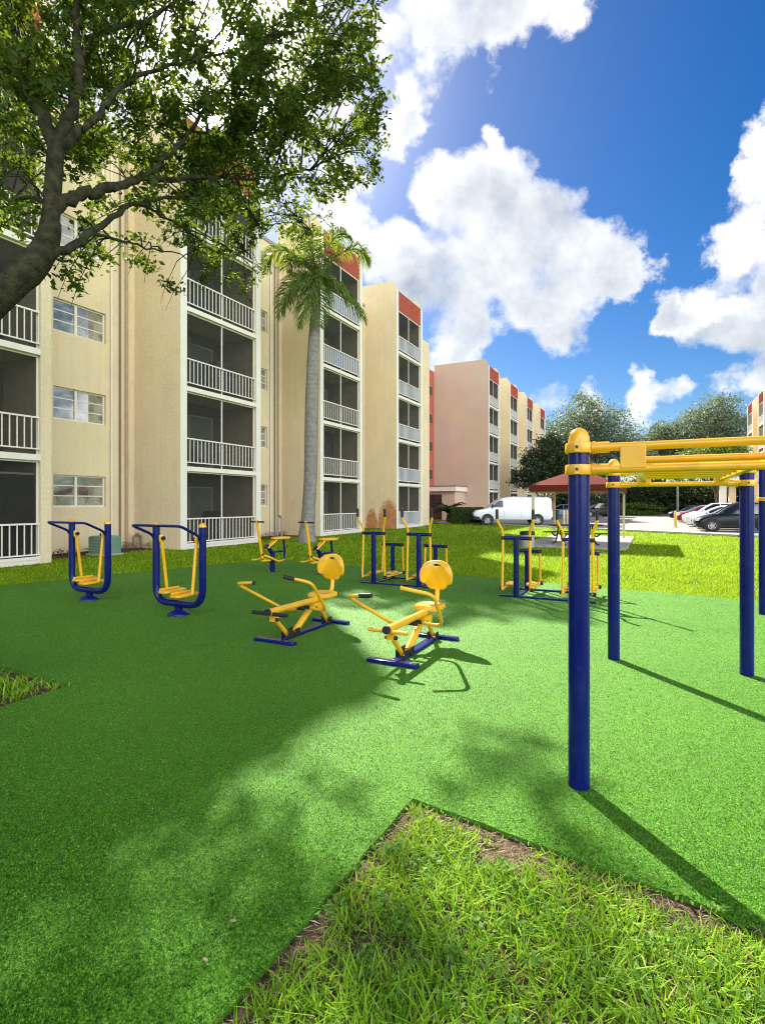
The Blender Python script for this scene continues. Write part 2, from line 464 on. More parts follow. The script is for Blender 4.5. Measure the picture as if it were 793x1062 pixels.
kind(MB().add([(-600,-500,-.02),(600,-500,-.02),(600,1500,-.02),(-600,1500,-.02)], [(0,1,2,3)]).build('ground', M['lawn']), 'structure')
A0 = G(428, 834)
UV = Vector((UX, UY)); NV = Vector((UY, -UX)); EV = Vector((.82, -.572))
a0 = Vector(A0)
bedR = a0 + EV * 9.0; bedL = a0 - Vector((.47, .883)) * 4.6
w0 = Vector(G(76, 713.5)); w1 = w0 - Vector((.88, -.475)) * 1.9; w2 = w1 - UV * 1.8; w3 = w0 - UV * 1.8
C1 = Vector(G(283, 581))
def ragged(p, q, n, j):
    d = (q - p); nn = Vector((-d.y, d.x)).normalized()
    return [tuple(p + d*(i/n) + nn*RNG.uniform(-j, j)) for i in range(1, n)]
edR = ragged(a0, bedR, 70, .009); edL = ragged(a0, bedL, 36, .009)
turf_out = [tuple(C1), (9.6, 6.15), (9.6, bedR.y + (9.6 - bedR.x) * -.7), tuple(bedR), *edR[::-1], tuple(a0), *edL, tuple(bedL), (-9.5, bedL.y), (-9.5, 7.75)]
tree_well = [tuple(w0), tuple(w3), tuple(w2), tuple(w1)]
sheet('artificial_turf', turf_out, [tree_well], .032, M['turf'], .03, -.02)
bed = [tuple(a0), *edL, tuple(bedL), (bedL.x, -6), (bedR.x, -6), tuple(bedR), *edR[::-1]]
sheet('planting_bed', [(p[0], p[1]) for p in bed], [], .010, M['soil'])
sheet('tree_well', tree_well, [], -.012, M['soil'])
# pavement: parking lot with its kerb
park = [G(455, 542.6), G(500, 543.6), G(560, 546.3), G(640, 550.3), G(767, 556.3), (30, 14), (75, 10), (95, 85), (24, 112), (9.5, 56), (3.9, 44.5)]
sheet('parking_lot', park, [], .004, M['asphalt'])
kb = MB()
edge = [Vector((p[0], p[1], 0)) for p in park[:6]]
for p, q in zip(edge[:-1], edge[1:]):
    d = (q-p).normalized(); nn = Vector((-d.y, d.x, 0)) * .16
    kb.add([p, q, q-nn, p-nn, p+Vector((0,0,.09)), q+Vector((0,0,.09)), q-nn+Vector((0,0,.09)), p-nn+Vector((0,0,.09))], [(0,1,2,3),(4,5,6,7),(0,1,5,4),(2,3,7,6)])
kind(kb.build('kerb', M['concrete']), 'structure')
# ---------------------------------------------------------------- apartment blocks
PER, TW, DEP, FH, Z0 = 8.63, 4.2, 2.3, 2.79, .10
TOP, CH, BODY = 15.65, 15.08, 14.3
BANG = math.atan2(UY, UX)
T1L = Vector((-6.92, 18.5, 0))
def yz(x0, x1, poly, mb): return mb.prism(poly, x0, x1, lambda p, q, w: (w, p, q))
fin_poly = [(0, 0), (DEP+.25, 0), (DEP+.25, TOP), (.36, TOP), (.0, CH)]

def balcony_proto(ground, privacy, detail=True):
    """one balcony, its front at y=0 and its floor at z=0, x 0.28..3.92"""
    x0, x1, zc = .28, TW - .28, FH - .16
    mb = MB()
    if ground: mb.bx(x0, x1, .0, 1.7, -.1, .02); mb.bx(x0, x1, -.03, .07, .02, .10)
    else: mb.bx(x0, x1, -.02, 1.7, -.16, 0)
    slab = mb.build('balcony', M['white'])
    r = MB(); zt = .98 if ground else 1.0
    r.bx(x0, x1, .02, .075, zt-.045, zt); r.bx(x0, x1, .025, .07, .13, .165)
    n = 20
    for i in range(n + 1):
        x = x0 + .02 + (x1-x0-.04)*i/n
        r.bx(x-.012, x+.012, .035, .06, .165, zt-.045)
    r.build('railing', M['white'], slab)
    if privacy:
        MB().bx(x0+.02, x1-.02, .084, .096, .14, zt-.05).build('privacy_panel', M['panel'], slab)
    f = MB(); xm = (x0+x1)/2
    f.bx(xm-.025, xm+.025, .10, .15, 0, zc); f.bx(x0, x0+.04, .10, .15, 0, zc); f.bx(x1-.04, x1, .10, .15, 0, zc)
    f.bx(x0+.04, xm-.025, .10, .15, zc-.05, zc); f.bx(xm+.025, x1-.04, .10, .15, zc-.05, zc)
    f.build('screen_frame', M['white'], slab)
    MB().add([(x0, .125, .0), (x1, .125, 0), (x1, .125, zc), (x0, .125, zc)], [(0,1,2,3)]).build('screen', M['screen'], slab)
    if detail:
        d = MB(); d.bx(1.95, 3.1, 1.63, 1.69, .02, 2.1)
        d.build('balcony_door', M['door'], slab)
        dfm = MB(); dfm.bx(1.89, 1.95, 1.6, 1.69, .02, 2.16); dfm.bx(3.1, 3.16, 1.6, 1.69, .02, 2.16); dfm.bx(1.95, 3.1, 1.6, 1.69, 2.1, 2.16)
        dfm.build('door_frame', M['white'], slab)
        MB().lathe([(.12, 0), (.12, -.03), (.09, -.08), (.0, -.1)], 12, (xm-.3, .9, zc)).build('ceiling_light', M['white'], slab)
    return slab
PROTO = {}
def balcony(parent, x, k, privacy, detail=True):
    key = (k == 0, privacy, detail)
    loc = (x, 0, Z0 + FH*k)
    if key not in PROTO:
        o = balcony_proto(*key); o.parent = parent; o.location = loc; PROTO[key] = o
    else: o = dup(PROTO[key], parent, loc=loc)
    return o
def window_proto():
    w, h = 1.81, 1.03
    f = MB(); e = .05
    f.bx(0, w, -.0, .06, 0, e); f.bx(0, w, 0, .06, h-e, h); f.bx(0, e, 0, .06, e, h-e); f.bx(w-e, w, 0, .06, e, h-e)
    f.bx(w*.44-.045, w*.44+.045, -.005, .06, e, h-e)
    for z in (h*.35, h*.67): f.bx(e, w*.44-.045, .015, .05, z-.016, z+.016); f.bx(w*.44+.045, w-e, .015, .05, z-.016, z+.016)
    o = f.build('window', M['white'])
    MB().bx(e, w-e, .03, .04, e, h-e).build('pane', M['pane'], o)
    return o
WP = []
def window(parent, x, z):
    if not WP: o = window_proto(); o.parent = parent; WP.append(o)
    else: o = dup(WP[0], parent)
    o.location = (x, DEP + .09, z); return o
def gap_wall(b, x0, x1, wins, z1=BODY, y=DEP):
    """stuccoed wall from x0 to x1 with real openings at wins [(a,b,za,zb)]"""
    xs = sorted({x0, x1} | {w[0] for w in wins} | {w[1] for w in wins})
    zs = sorted({0, z1} | {w[2] for w in wins} | {w[3] for w in wins})
    for i in range(len(xs)-1):
        for j in range(len(zs)-1):
            xm, zm = (xs[i]+xs[i+1])/2, (zs[j]+zs[j+1])/2
            if any(w[0] < xm < w[1] and w[2] < zm < w[3] for w in wins): continue
            b.add([(xs[i],y,zs[j]),(xs[i+1],y,zs[j]),(xs[i+1],y,zs[j+1]),(xs[i],y,zs[j+1])], [(0,1,2,3)])
    for (a, c, za, zb) in wins:
        b.add([(a,y,za),(c,y,za),(c,y,zb),(a,y,zb),(a,y+.2,za),(c,y+.2,za),(c,y+.2,zb),(a,y+.2,zb)], [(0,1,5,4),(1,2,6,5),(2,3,7,6),(3,0,4,7)])
def tower(root, x, wallmat, privacy, detail=True, leftmat=None, leftdepth=DEP, trim='white'):
    poly = fin_poly
    lp = [(0, 0), (leftdepth+.25, 0), (leftdepth+.25, TOP), (.36, TOP), (.0, CH)]
    yz(0, .28, lp, MB()).build('side_wall', leftmat or wallmat, root, (x, 0, 0))
    yz(TW-.28, TW, poly, MB()).build('side_wall', wallmat, root, (x, 0, 0))
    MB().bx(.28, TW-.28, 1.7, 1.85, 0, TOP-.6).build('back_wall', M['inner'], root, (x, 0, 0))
    t = MB(); t.bx(-.004, .284, -.02, -.001, 0, CH-.1); t.bx(TW-.284, TW+.004, -.02, -.001, 0, CH-.1)
    t.build('corner_trim', M[trim], root, (x, 0, 0))
    f = MB(); fz0, fz1, n = Z0 + 5*FH - .16, CH, 6
    f.bx(.28, TW-.28, .11, .2, fz0, fz1)
    for i in range(n):
        za = fz0 + (fz1-fz0)*i/n; zb = fz0 + (fz1-fz0)*(i+1)/n
        f.add([(.285,.108,za),(TW-.285,.108,za),(TW-.285,-.01,zb-.04),(.285,-.01,zb-.04),(TW-.285,.108,zb),(.285,.108,zb)], [(0,1,2,3),(3,2,4,5)])
    f.build('fascia', M['coral'], root, (x, 0, 0))
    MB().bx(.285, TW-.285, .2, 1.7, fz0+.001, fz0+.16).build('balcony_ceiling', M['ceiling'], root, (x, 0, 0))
    for k in range(5): balcony(root, x, k, privacy(k), detail)
def pipe(root, x, y, r, m, z1=BODY-.2):
    MB().tube([(x, y, .05), (x, y, z1)], r, 8).build('downpipe', m, root)

b1 = thing('apartment_building', 'long five-storey cream apartment block with screened balcony towers behind the exercise machines', 'building', T1L, BANG, 'apartment blocks')
core = MB(); core.bx(-13.06, 23.4, DEP+.26, 15, 0, BODY-.02); core.build('rear_wall', M['cream'], b1)
MB().bx(-13.2, 23.5, DEP-.05, 15.1, BODY, BODY+.16).build('roof', M['roofing'], b1)
wallb = MB()
for i in range(-1, 3):
    x0 = i*PER + TW; x1 = (i+1)*PER
    wins = [] if i == 2 and False else [(x1-2.94, x1-1.13, 1.48+FH*k, 2.51+FH*k) for k in range(5)]
    wallb = MB()
    if i == -1:
        gap_wall(wallb, -13.06, -PER, []); wallb.build('front_wall', M['cream'], b1); wallb = MB()
    if i < 2:
        gap_wall(wallb, x0, x1, wins); wallb.build('front_wall', M['cream'], b1)
        for k in range(5): window(b1, x1-2.94, 1.48+FH*k)
        for dx, r, m in ((-.95, .035, 'white'), (-.62, .03, 'pipe_brown'), (-.36, .05, 'pipe_tan')):
            pipe(b1, x1+dx, DEP-.06, r, M[m])
MB().bx(2*PER+TW+.002, 23.5, .3, DEP+.25, 0, 13.3).build('end_wall', M['cream'], b1)
for i in (-1, 0, 1, 2):
    tower(b1, i*PER, M['cream'], (lambda k: True) if i == 2 else ((lambda k: k >= 3) if i == 1 else (lambda k: False)), True, M['rusty'] if i == 2 else None, DEP, 'cream' if i == -1 else 'white')

shp = [o for o in b1.children if o.name.startswith('balcony') and abs(o.location.x + PER) < .01 and abs(o.location.z - Z0) < .01]
for o in shp:
    MB().bx(.36, TW-.36, .16, .19, .35, 2.25).build('roller_shade', mat('dark_roller_shade', (.035, .028, .022), rough=.8), o)
    MB().bx(.34, TW-.34, .155, .20, 2.25, 2.30).build('shade_rail', M['white'], o)
cur = [mat('beige_curtain', (.38, .33, .25), rough=.9), mat('grey_blind', (.22, .22, .21), rough=.8), mat('dark_fabric', (.05, .045, .05), rough=.9)]
for i, (tx, k, x0_, x1_, z0_, z1_) in enumerate(((0, 2, .9, 1.9, .3, 2.3), (1, 1, 2.1, 3.3, .2, 2.2), (1, 2, 1.0, 2.6, .9, 2.4), (2, 1, 1.9, 3.0, .1, 2.3), (2, 3, 1.2, 3.4, 1.2, 2.4), (0, 0, 2.6, 3.5, .1, 1.2), (1, 0, 1.2, 2.2, .1, 2.2), (0, 3, 2.0, 3.1, .2, 2.2))):
    for o in b1.children:
        if o.name.startswith('balcony') and 'ceiling' not in o.name and abs(o.location.x - tx*PER) < .01 and abs(o.location.z - Z0 - FH*k) < .01:
            c_ = MB(); nf = 12
            for q in range(nf):
                xa = x0_ + (x1_-x0_)*q/nf; c_.bx(xa, xa+(x1_-x0_)/nf, 1.44 + .03*(q % 2), 1.50 + .03*(q % 2), z0_, z1_)
            c_.build('curtain', cur[i % 3], o)
            break
o2 = T1L + Vector((UX, UY, 0)) * 38.1
b2 = thing('apartment_building', 'farther five-storey block with pinkish blank end wall behind the white van', 'building', o2, BANG, 'apartment blocks')
core = MB(); core.bx(.3, 4*PER, DEP+.26, 15, 0, BODY-.02); core.build('rear_wall', M['cream'], b2)
MB().bx(.29, 4*PER, DEP-.05, 15.1, BODY, BODY+.16).build('roof', M['roofing'], b2)
wallb = MB()
for i in range(4):
    wallb = MB(); gap_wall(wallb, i*PER+TW, (i+1)*PER, []); wallb.build('front_wall', M['cream'], b2)
for i in range(4):
    tower(b2, i*PER, M['cream'], lambda k: True, False, M['pinktan'] if i == 0 else None, 5.4 if i == 0 else DEP)
s = MB().bx(-14.4, -.01, 5.65, 12, 0, 15.0).build('stairwell', M['coral'], b2)
for k in range(1, 5):
    w = MB(); w.bx(-2.0, -.55, 5.60, 5.649, .6+FH*k+.6, 1.95+FH*k+.3); wo = w.build('stair_window', M['grey_metal'], s)
    MB().bx(-1.92, -.63, 5.585, 5.599, .68+FH*k+.6, 1.87+FH*k+.3).build('pane', M['dark_glass'], wo)
cpo = MB().bx(-3.4, -.004, 2.15, 12, 2.75, 3.2).build('entrance_canopy', M['white'], b2)
MB().bx(-3.46, -.004, 2.1, 12, 3.2, 3.27).build('canopy_coping', M['pipe_brown'], cpo)
MB().bx(-3.0, -.004, 2.38, 5.64, 0, 2.748).build('entrance_wall', M['pinktan'], b2)
dgo = MB().bx(-3.035, -3.002, 3.75, 5.4, .05, 2.4).build('glass_door', M['dark_glass'], b2)
df = MB()
for y in (3.72, 4.55, 5.4): df.bx(-3.07, -3.037, y-.05, y+.05, .0, 2.45)
df.bx(-3.07, -3.037, 3.77, 4.5, 2.38, 2.45); df.bx(-3.07, -3.037, 4.6, 5.35, 2.38, 2.45); df.bx(-3.07, -3.037, 3.77, 4.5, 1.0, 1.06)
df.build('door_frame', M['black_rubber'], dgo)

# the block across the parking lot, only its end is seen
o3 = Vector((49.0, 71.6, 0))
b3 = thing('apartment_building', 'block with coral fascias across the parking lot at the right edge', 'building', o3, BANG + math.pi, 'apartment blocks')
core = MB(); core.bx(-14, 3*PER, DEP+.26, 13, 0, BODY-.02); core.build('rear_wall', M['cream'], b3)
wallb = MB()
gap_wall(wallb, -14, -TW, []); wallb.build('front_wall', M['cream'], b3)
for i in range(3):
    wallb = MB(); gap_wall(wallb, i*PER, (i+1)*PER-TW, []); wallb.build('front_wall', M['cream'], b3)
for i in range(2): tower(b3, i*PER-TW, M['cream'], lambda k: True, False)
pc = MB()
cA = (U3(749, 540, 58), U3(758.7, 540, 58))
tb = Matrix.Rotation(-(BANG+math.pi), 3, 'Z')
for p, m in zip(cA, ('white', 'cream')):
    q = tb @ (Vector((p.x, p.y, 0)) - o3)
    MB().box((q.x, q.y, 1.9), (.62, .62, 3.8)).build('portico_column', M[m], b3)
q = tb @ (Vector(((cA[0].x+cA[1].x)/2+2.0, cA[0].y+1.0, 0)) - o3)
MB().box((q.x, q.y, 4.0), (6.5, 4.5, .4)).build('portico_roof', M['white'], b3)
# ---------------------------------------------------------------- exercise machines (local X across, local Y along)
def clamp_ring(mb, z, r=.057, w=.028):
    mb.lathe([(r, z-w), (r+.013, z-w), (r+.017, z-w*.6), (r+.017, z+w*.6), (r+.013, z+w), (r, z+w)], 28)
def bolt(mb, p, ax, r=.009, l=.012):
    p = Vector(p); mb.tube([p, p + Vector(ax) * l], r, 8)

def air_walker(loc, rot, label, cap_black):
    t = thing('air_walker', label, 'exercise machine', loc, rot, 'air walkers')
    W, r = .45, .05
    f = MB(); f.tube([(-W, 0, 1.27), (-W, 0, .19), (W, 0, .19), (W, 0, 1.27)], r, 18, True, .24)
    f.build('frame', M['blue'], t)
    for s in (-1, 1):
        MB().lathe([(r, 1.27), (r+.004, 1.272), (r+.004, 1.285), (r*.85, 1.31), (r*.5, 1.325), (0, 1.33)], 18, (s*W, 0, 0)).build('post_cap', M['yellow'], t)
    MB().lathe([(.06, .05), (.055, .09), (.055, .16)], 18).build('foot_post', M['blue'], t)
    MB().lathe([(.15, .03), (.15, .04), (.135, .07), (.09, .095), (.058, .105)], 24).build('base_cover', M['blue'], t)
    h = MB(); h.tube([(-W, -.04, 1.10), (-W, -.08, 1.16), (-W-.02, -.40, 1.30), (W+.02, -.40, 1.30), (W, -.08, 1.16), (W, -.04, 1.10)], .019, 10, True, .07)
    h.build('handlebar', M['blue'], t)
    for s, dy in ((-1, .10), (1, -.08)):
        x = s * (W - .105)
        a = MB(); a.tube([(x, 0, 1.12), (x, dy*.5, .75), (x, dy, .36)], .024, 12); a.lathe([(.03, -.05), (.035, -.04), (.035, .04), (.03, .05)], 12, (x, 0, 1.10))
        ao = a.build('swing_arm', M['yellow'], t)
        p = MB(); px = x - s*.13
        p.prism([(-.08,-.2),(.05,-.2),(.08,-.16),(.08,.14),(.05,.2),(-.05,.2),(-.08,.16)], .325, .36, lambda a_, b_, w: (px+a_, dy+b_, w))
        p.prism([(-.075,-.19),(-.06,-.19),(-.06,.17),(-.075,.17)], .36, .39, lambda a_, b_, w: (px+a_, dy+b_, w))
        p.tube([(x, dy, .36), (px, dy, .335)], .022, 10)
        p.build('foot_plate', M['yellow'], ao, bevel=.008)
        k = MB(); k.tube([(x-s*.02, 0, 1.10), (x-s*.055, 0, 1.10)], .03, 14); k.tube([(x, 0, 1.10), (s*W, 0, 1.10)], .018, 10)
        k.build('pivot', M['black_rubber'], t)
    return t
aw_r = ANG
air_walker(G(185.5, 640), aw_r, 'blue U-framed air walker with yellow swing arms, nearer of the two, beside the rowing machine', 0)
air_walker(G(93, 624), aw_r, 'blue U-framed air walker with yellow swing arms, in front of the green utility cabinet', 1)

def rower(loc, rot, label, grip_l, grip_r, rest):
    t = thing('rowing_machine', label, 'exercise machine', loc, rot, 'rowing machines')
    b = MB(); b.box((0, .58, .034), (.10, 1.065, .058)); b.build('base_beam', M['blue'], t, bevel=.008)
    for y in (0, 1.16):
        MB().box((0, y, .036), (.54, .085, .068)).build('base_foot', M['blue'], t, bevel=.01)
    for y in (.22, .36, 1.06):
        k = MB(); k.box((0, y, .062), (.09, .07, .012))
        for s in (-1, 1): k.box((s*.05, y, .085), (.012, .09, .09)); bolt(k, (s*.056, y, .09), (s, 0, 0), .014, .016)
        k.build('pivot_bracket', M['black_rubber'], t, bevel=.004)
    m = MB(); m.tube([(0, -.12, .395), (0, .86, .39)], .037, 16)
    m.build('seat_rail', M['yellow'], t)
    MB().tube([(0, -.15, .395), (0, -.118, .395)], .040, 16).build('end_cap', M['black_rubber'], t)
    s = MB(); s.tube([(0, .22, .08), (0, -.01, .30)], .026, 12); s.box((0, -.02, .325), (.07, .09, .09))
    s.tube([(0, .36, .08), (0, .74, .33)], .039, 14, sq=False); s.tube([(0, 1.06, .09), (0, .90, .28)], .024, 10)
    s.box((0, .80, .32), (.10, .22, .08))
    s.build('strut', M['yellow'], t)
    for (y, z) in ((-.03, .30), (.47, .335), (.74, .30), (.60, .33)):
        MB().tube([(-.062, y, z), (.062, y, z)], .02, 12).build('joint', M['black_rubber'], t)
    f = MB(); f.tube([(-.21, -.10, .375), (.21, -.10, .375)], .019, 10)
    fo = f.build('foot_rest', M['yellow'], t)
    if rest:
        for q in (-1, 1): MB().tube([(q*.05, -.10, .375), (q*.235, -.10, .375)], .0225, 12).build('grip', M['black_rubber'], fo)
    st = MB()
    seat = [(-.17,-.17),(-.10,-.2),(.10,-.2),(.17,-.17),(.19,0),(.17,.16),(.10,.19),(-.10,.19),(-.17,.16),(-.19,0)]
    st.loft([[(x*.80*k_, .97+y*.82*k_, z) for x, y in seat] for k_, z in ((.85,.395),(1,.41),(1,.445),(.94,.46),(.75,.452))])
    st.build('seat', M['yellow'], t)
    bp = MB(); bp.tube([(0, 1.10, .41), (0, 1.19, .46), (0, 1.22, .68)], .028, 12, True, .05); bp.build('back_post', M['yellow'], t)
    # backrest: wide dome-topped plate with a hand slot, curved a little
    n = 28; hw, hh = .205, .165
    out = []
    half = [(.0, .205), (.06, .200), (.115, .183), (.16, .150), (.19, .105), (.205, .05), (.205, .0), (.197, -.045), (.175, -.068), (.145, -.072), (.125, -.088), (.112, -.115), (.085, -.132), (.04, -.138), (.0, -.139)]
    out = half + [(-x, z) for x, z in half[-2:0:-1]]
    slot = [(.05*math.sin(a), .145 + .017*math.cos(a)) for a in [2*math.pi*i/n for i in range(n)]]
    def cur(x): return 1.20 - (x*x)*1.1
    def ring(pts, off, sc_): return [(x*sc_, cur(x)+off, .73 + .02 + (z-.02)*sc_) for x, z in pts]
    bk = MB()
    bk.loft([ring(slot, -.018, 1), ring(out, -.018, .93), ring(out, -.010, .99), ring(out, .008, 1.0), ring(out, .018, .96), ring(slot, .018, 1), ring(slot, -.018, 1)], cap=False)
    bk.build('backrest', M['yellow'], t, sharp=50)
    for q, gr in ((-1, grip_l), (1, grip_r)):
        a = MB(); gx = q*.36
        pts = [(q*.03, .47, .335), (q*.14, .44, .31), (q*.17, .36, .34), (q*.40, -.20, .70), (q*.40-q*.27, -.215, .725)]
        if q == 1: pts = [(.03, .60, .33), (.25, .60, .31), (.30, .56, .36), (.34, .22, .70), (.04, .12, .76)]
        a.tube(pts, .018, 12, True, .085)
        ao = a.build('pull_handle', M['yellow'], t)
        e = Vector(pts[-1]); d = (Vector(pts[-2]) - e).normalized()
        if gr == 2: MB().tube([e - d*.01, e + d*.12], .024, 12).build('grip', M['black_rubber'], ao)
        else: MB().tube([e - d*.012, e + d*.004], .0225, 12).build('end_plug', M['black_rubber' if gr else 'yellow'], ao)
    return t
rower(G(407, 692.5), ANG, 'yellow rowing machine on blue base casting a shadow on sunlit turf, nearer of the two', 2, 0, False)
rower(G(285.5, 669.5), ANG, 'yellow rowing machine with black grips, standing whole on shaded turf near the blue air walker', 1, 2, True)

def rider(loc, rot, label):
    t = thing('rider_machine', label, 'exercise machine', loc, rot, 'rider machines')
    # local -Y is the way the rider faces
    b = MB(); b.lathe([(.13, .03), (.13, .042), (.06, .045), (.058, .50)], 18); b.tube([(0, .0, .45), (0, -.16, .64)], .05, 14)
    b.build('post', M['blue'], t)
    h = MB(); h.tube([(0, -.28, .36), (0, -.31, .48), (0, -.43, 1.22)], .033, 12, True, .06); h.build('handle_column', M['yellow'], t)
    hb = MB(); hb.tube([(-.24, -.43, 1.185), (.24, -.43, 1.185)], .018, 10); hb.build('handlebar', M['black_rubber'], t)
    lk = MB(); lk.tube([(0, -.30, .44), (.075, -.10, .36), (.075, .14, .24), (0, .34, .28)], .026, 12, True, .1)
    lk.build('lower_link', M['yellow'], t)
    ul = MB(); ul.tube([(-.04, -.20, .55), (-.04, .10, .76)], .024, 10); ul.tube([(.04, -.20, .55), (.04, .10, .76)], .024, 10); ul.build('upper_link', M['yellow'], t)
    st = MB(); st.tube([(0, .33, .76), (0, .36, .40), (0, .33, .28), (0, .22, .23)], .026, 12, True, .08); st.tube([(0, .03, .48), (0, .35, .48)], .022, 10); st.build('seat_strut', M['blue'], t)
    seat = [(-.06,-.24),(.06,-.24),(.12,-.05),(.15,.14),(.10,.22),(-.10,.22),(-.15,.14),(-.12,-.05)]
    MB().loft([[(x*k, .24+y*k, z) for x, y in seat] for k, z in ((.9, .765), (1, .78), (1, .805), (.9, .82), (.6, .82))]).build('seat', M['yellow'], t)
    for s in (-1, 1):
        p = MB(); p.tube([(s*.03, -.28, .36), (s*.15, -.30, .33)], .017, 8); p.box((s*.17, -.32, .32), (.10, .22, .03)); p.build('foot_pedal', M['yellow'], t, bevel=.008)
    for y, z, w_ in ((-.18, .57, .07), (-.30, .44, .05)): MB().tube([(-w_, y, z), (w_, y, z)], .026, 12).build('joint', M['black_rubber'], t)
    return t
rider(G(282.5, 594), rad(-40), 'yellow and blue rider machine with black T handlebar, left of the palm trunk, seen whole')
rider(G(332.5, 596.5), rad(-40), 'yellow and blue rider machine partly hidden behind the backrest of a rowing machine')

def ski_walker(loc, rot, label, gap=.957):
    t = thing('ski_walker', label, 'exercise machine', loc, rot, 'double ski walkers')
    D = .86
    b = MB(); b.box((gap/2, 0, .035), (gap+.55, .06, .05)); b.build('base_bar', M['blue'], t, bevel=.006)
    b = MB(); b.box((gap/2, D, .035), (gap+.35, .06, .05)); b.build('base_bar', M['blue'], t, bevel=.006)
    for x in (0, gap):
        MB().box((x, D/2, .033), (.06, D-.062, .045)).build('base_bar', M['blue'], t, bevel=.006)
        for y, zt in ((0, 1.02), (D, .74)):
            p = MB(); p.tube([(x, y, .055), (x, y, zt)], .048 if y == 0 else .044, 16); p.build('post', M['blue'], t)
            MB().tube([(x-.20, y, zt), (x+.20, y, zt)], .032, 14).build('crossbar', M['blue'], t)
            for s in (-1, 1):
                MB().tube([(x+s*.20, y, zt), (x+s*.245, y, zt)], .038, 14).build('pivot', M['black_rubber'], t)
                MB().tube([(x+s*.23, y, .17), (x+s*.275, y, .17)], .033, 12).build('pivot', M['black_rubber'], t)
        for s in (-1, 1):
            xr = x + s*.222
            dy = s*.05
            hpts = [(xr, dy, .15), (xr, 0, 1.02), (xr, -.02, 1.14), (xr+s*.075, -.09, 1.30), (xr+s*.075, -.10, 1.36)]
            l = MB(); l.tube(hpts, .022, 12, True, .06); lo = l.build('lever', M['yellow'], t)
            MB().tube([(xr+s*.075, -.10, 1.34), (xr+s*.075, -.11, 1.50)], .026, 12).build('grip', M['black_rubber'], lo)
            MB().tube([(xr, D+dy, .15), (xr, D, .74)], .021, 12).build('rear_link', M['yellow'], t)
            p = MB(); p.tube([(xr, dy, .165), (xr, D+dy, .165)], .022, 12); po = p.build('pedal_bar', M['yellow'], t)
            q = MB(); xc = xr - s*.055
            q.loft([[(xc + a*k, D/2+dy+b_*k, z) for a, b_ in [(-.07,-.17),(.07,-.17),(.085,-.1),(.085,.12),(.05,.19),(-.05,.19),(-.085,.12),(-.085,-.1)]] for k, z in ((.92,.185),(1,.195),(1,.215),(.95,.222))])
            q.build('foot_plate', M['yellow'], po)
    return t
ski_walker(G(387.3, 607), ANG, 'double ski walker with yellow levers, farther left one with the rust-stained wall behind it')
ski_walker(G(535, 621.5), ANG, 'double ski walker partly hidden behind the tall blue rig post, near the trash can', .97)

# the horizontal ladder
def post_with_cap(t, x, y, zt=1.932, r=.057):
    p = MB(); p.tube([(x, y, .03), (x, y, zt)], r, 28); o = p.build('post', M['blue'], t)
    MB().lathe([(r, zt-.004), (r+.001, zt), (r*.99, zt+.02), (r*.93, zt+.04), (r*.78, zt+.062), (r*.52, zt+.078), (r*.22, zt+.086), (0, zt+.087)], 28, (x, y, 0)).build('post_cap', M['yellow'], o)
    return o
def clampset(t, x, y, z, dirs):
    c = MB(); clamp_ring(c, z)
    for i in range(len(c.v)): c.v[i] = (c.v[i][0]+x, c.v[i][1]+y, c.v[i][2])
    for d in dirs:
        d = Vector(d); s = Vector((x, y, z)); e = s + d*.058
        c.tube([e, s + d*.155], .031, 14); c.tube([s + d*.07, s + d*.085], .036, 14)
        sd = Vector((-d.y, d.x, 0))
        for q in (-1, 1):
            c.box(s + sd*q*.073, (.026, .026, .05), Matrix.Rotation(math.atan2(d.y, d.x), 3, 'Z'))
    o = c.build('clamp', M['yellow'], t)
    b = MB()
    for d in dirs:
        d = Vector(d); s = Vector((x, y, z))
        sd = Vector((-d.y, d.x, 0))
        for q in (-1, 1):
            for w in (-1,): bolt(b, s - sd*0 + d*.0 + Vector((0,0,0)) + sd*q*.026 - Vector((0,0,0)) + Vector((0,-.0735,0)) , (0,-1,0), .008, .006)
    b.build('bolt', M['black_rubber'], o)
    return o
rig = thing('monkey_bars', 'horizontal ladder of yellow bars on tall dark blue posts, nearest the camera at right', 'monkey bars', G(600, 821), ANG, 'climbing rigs')
LW, LL = 1.12, 2.74
zu, zl = 1.905, 1.785
for x in (0, LW):
    for y in (0, LL):
        post_with_cap(rig, x, y, 1.932 if y == 0 else 1.96)
        dx = (1,0,0) if x == 0 else (-1,0,0)
        clampset(rig, x, y, zu, [dx]); clampset(rig, x, y, zl, [dx])
for y in (0, LL):
    for z in (zu, zl):
        MB().tube([(.13, y, z), (LW-.13, y, z)], .0225, 14).build('end_bar', M['yellow'], rig)
    for x in (.272, .925):
        MB().box((x, y, (zu+zl)/2), (.125, .052, .118)).build('end_plate', M['yellow'], rig, bevel=.004)
for x in (.272, .925):
    MB().box((x, LL/2, 1.845), (.045, LL-.054, .06)).build('side_rail', M['yellow'], rig, bevel=.004)
for i in range(8):
    y = .22 + (LL-.44)*i/7
    MB().tube([(.295, y, 1.845), (.902, y, 1.845)], .019, 12).build('rung', M['yellow'], rig)

p4 = thing('pull_up_bar', 'blue post with a yellow bar at the right edge, beyond the monkey bars', 'pull-up bar', G(791, 639.5), ANG, 'climbing rigs')
for x in (0, 1.4): post_with_cap(p4, x, 0, 2.25)
clampset(p4, 0, 0, 1.66, [(1,0,0)]); clampset(p4, 1.4, 0, 1.66, [(-1,0,0)])
MB().tube([(.13, 0, 1.66), (1.27, 0, 1.66)], .02, 12).build('bar', M['yellow'], p4)
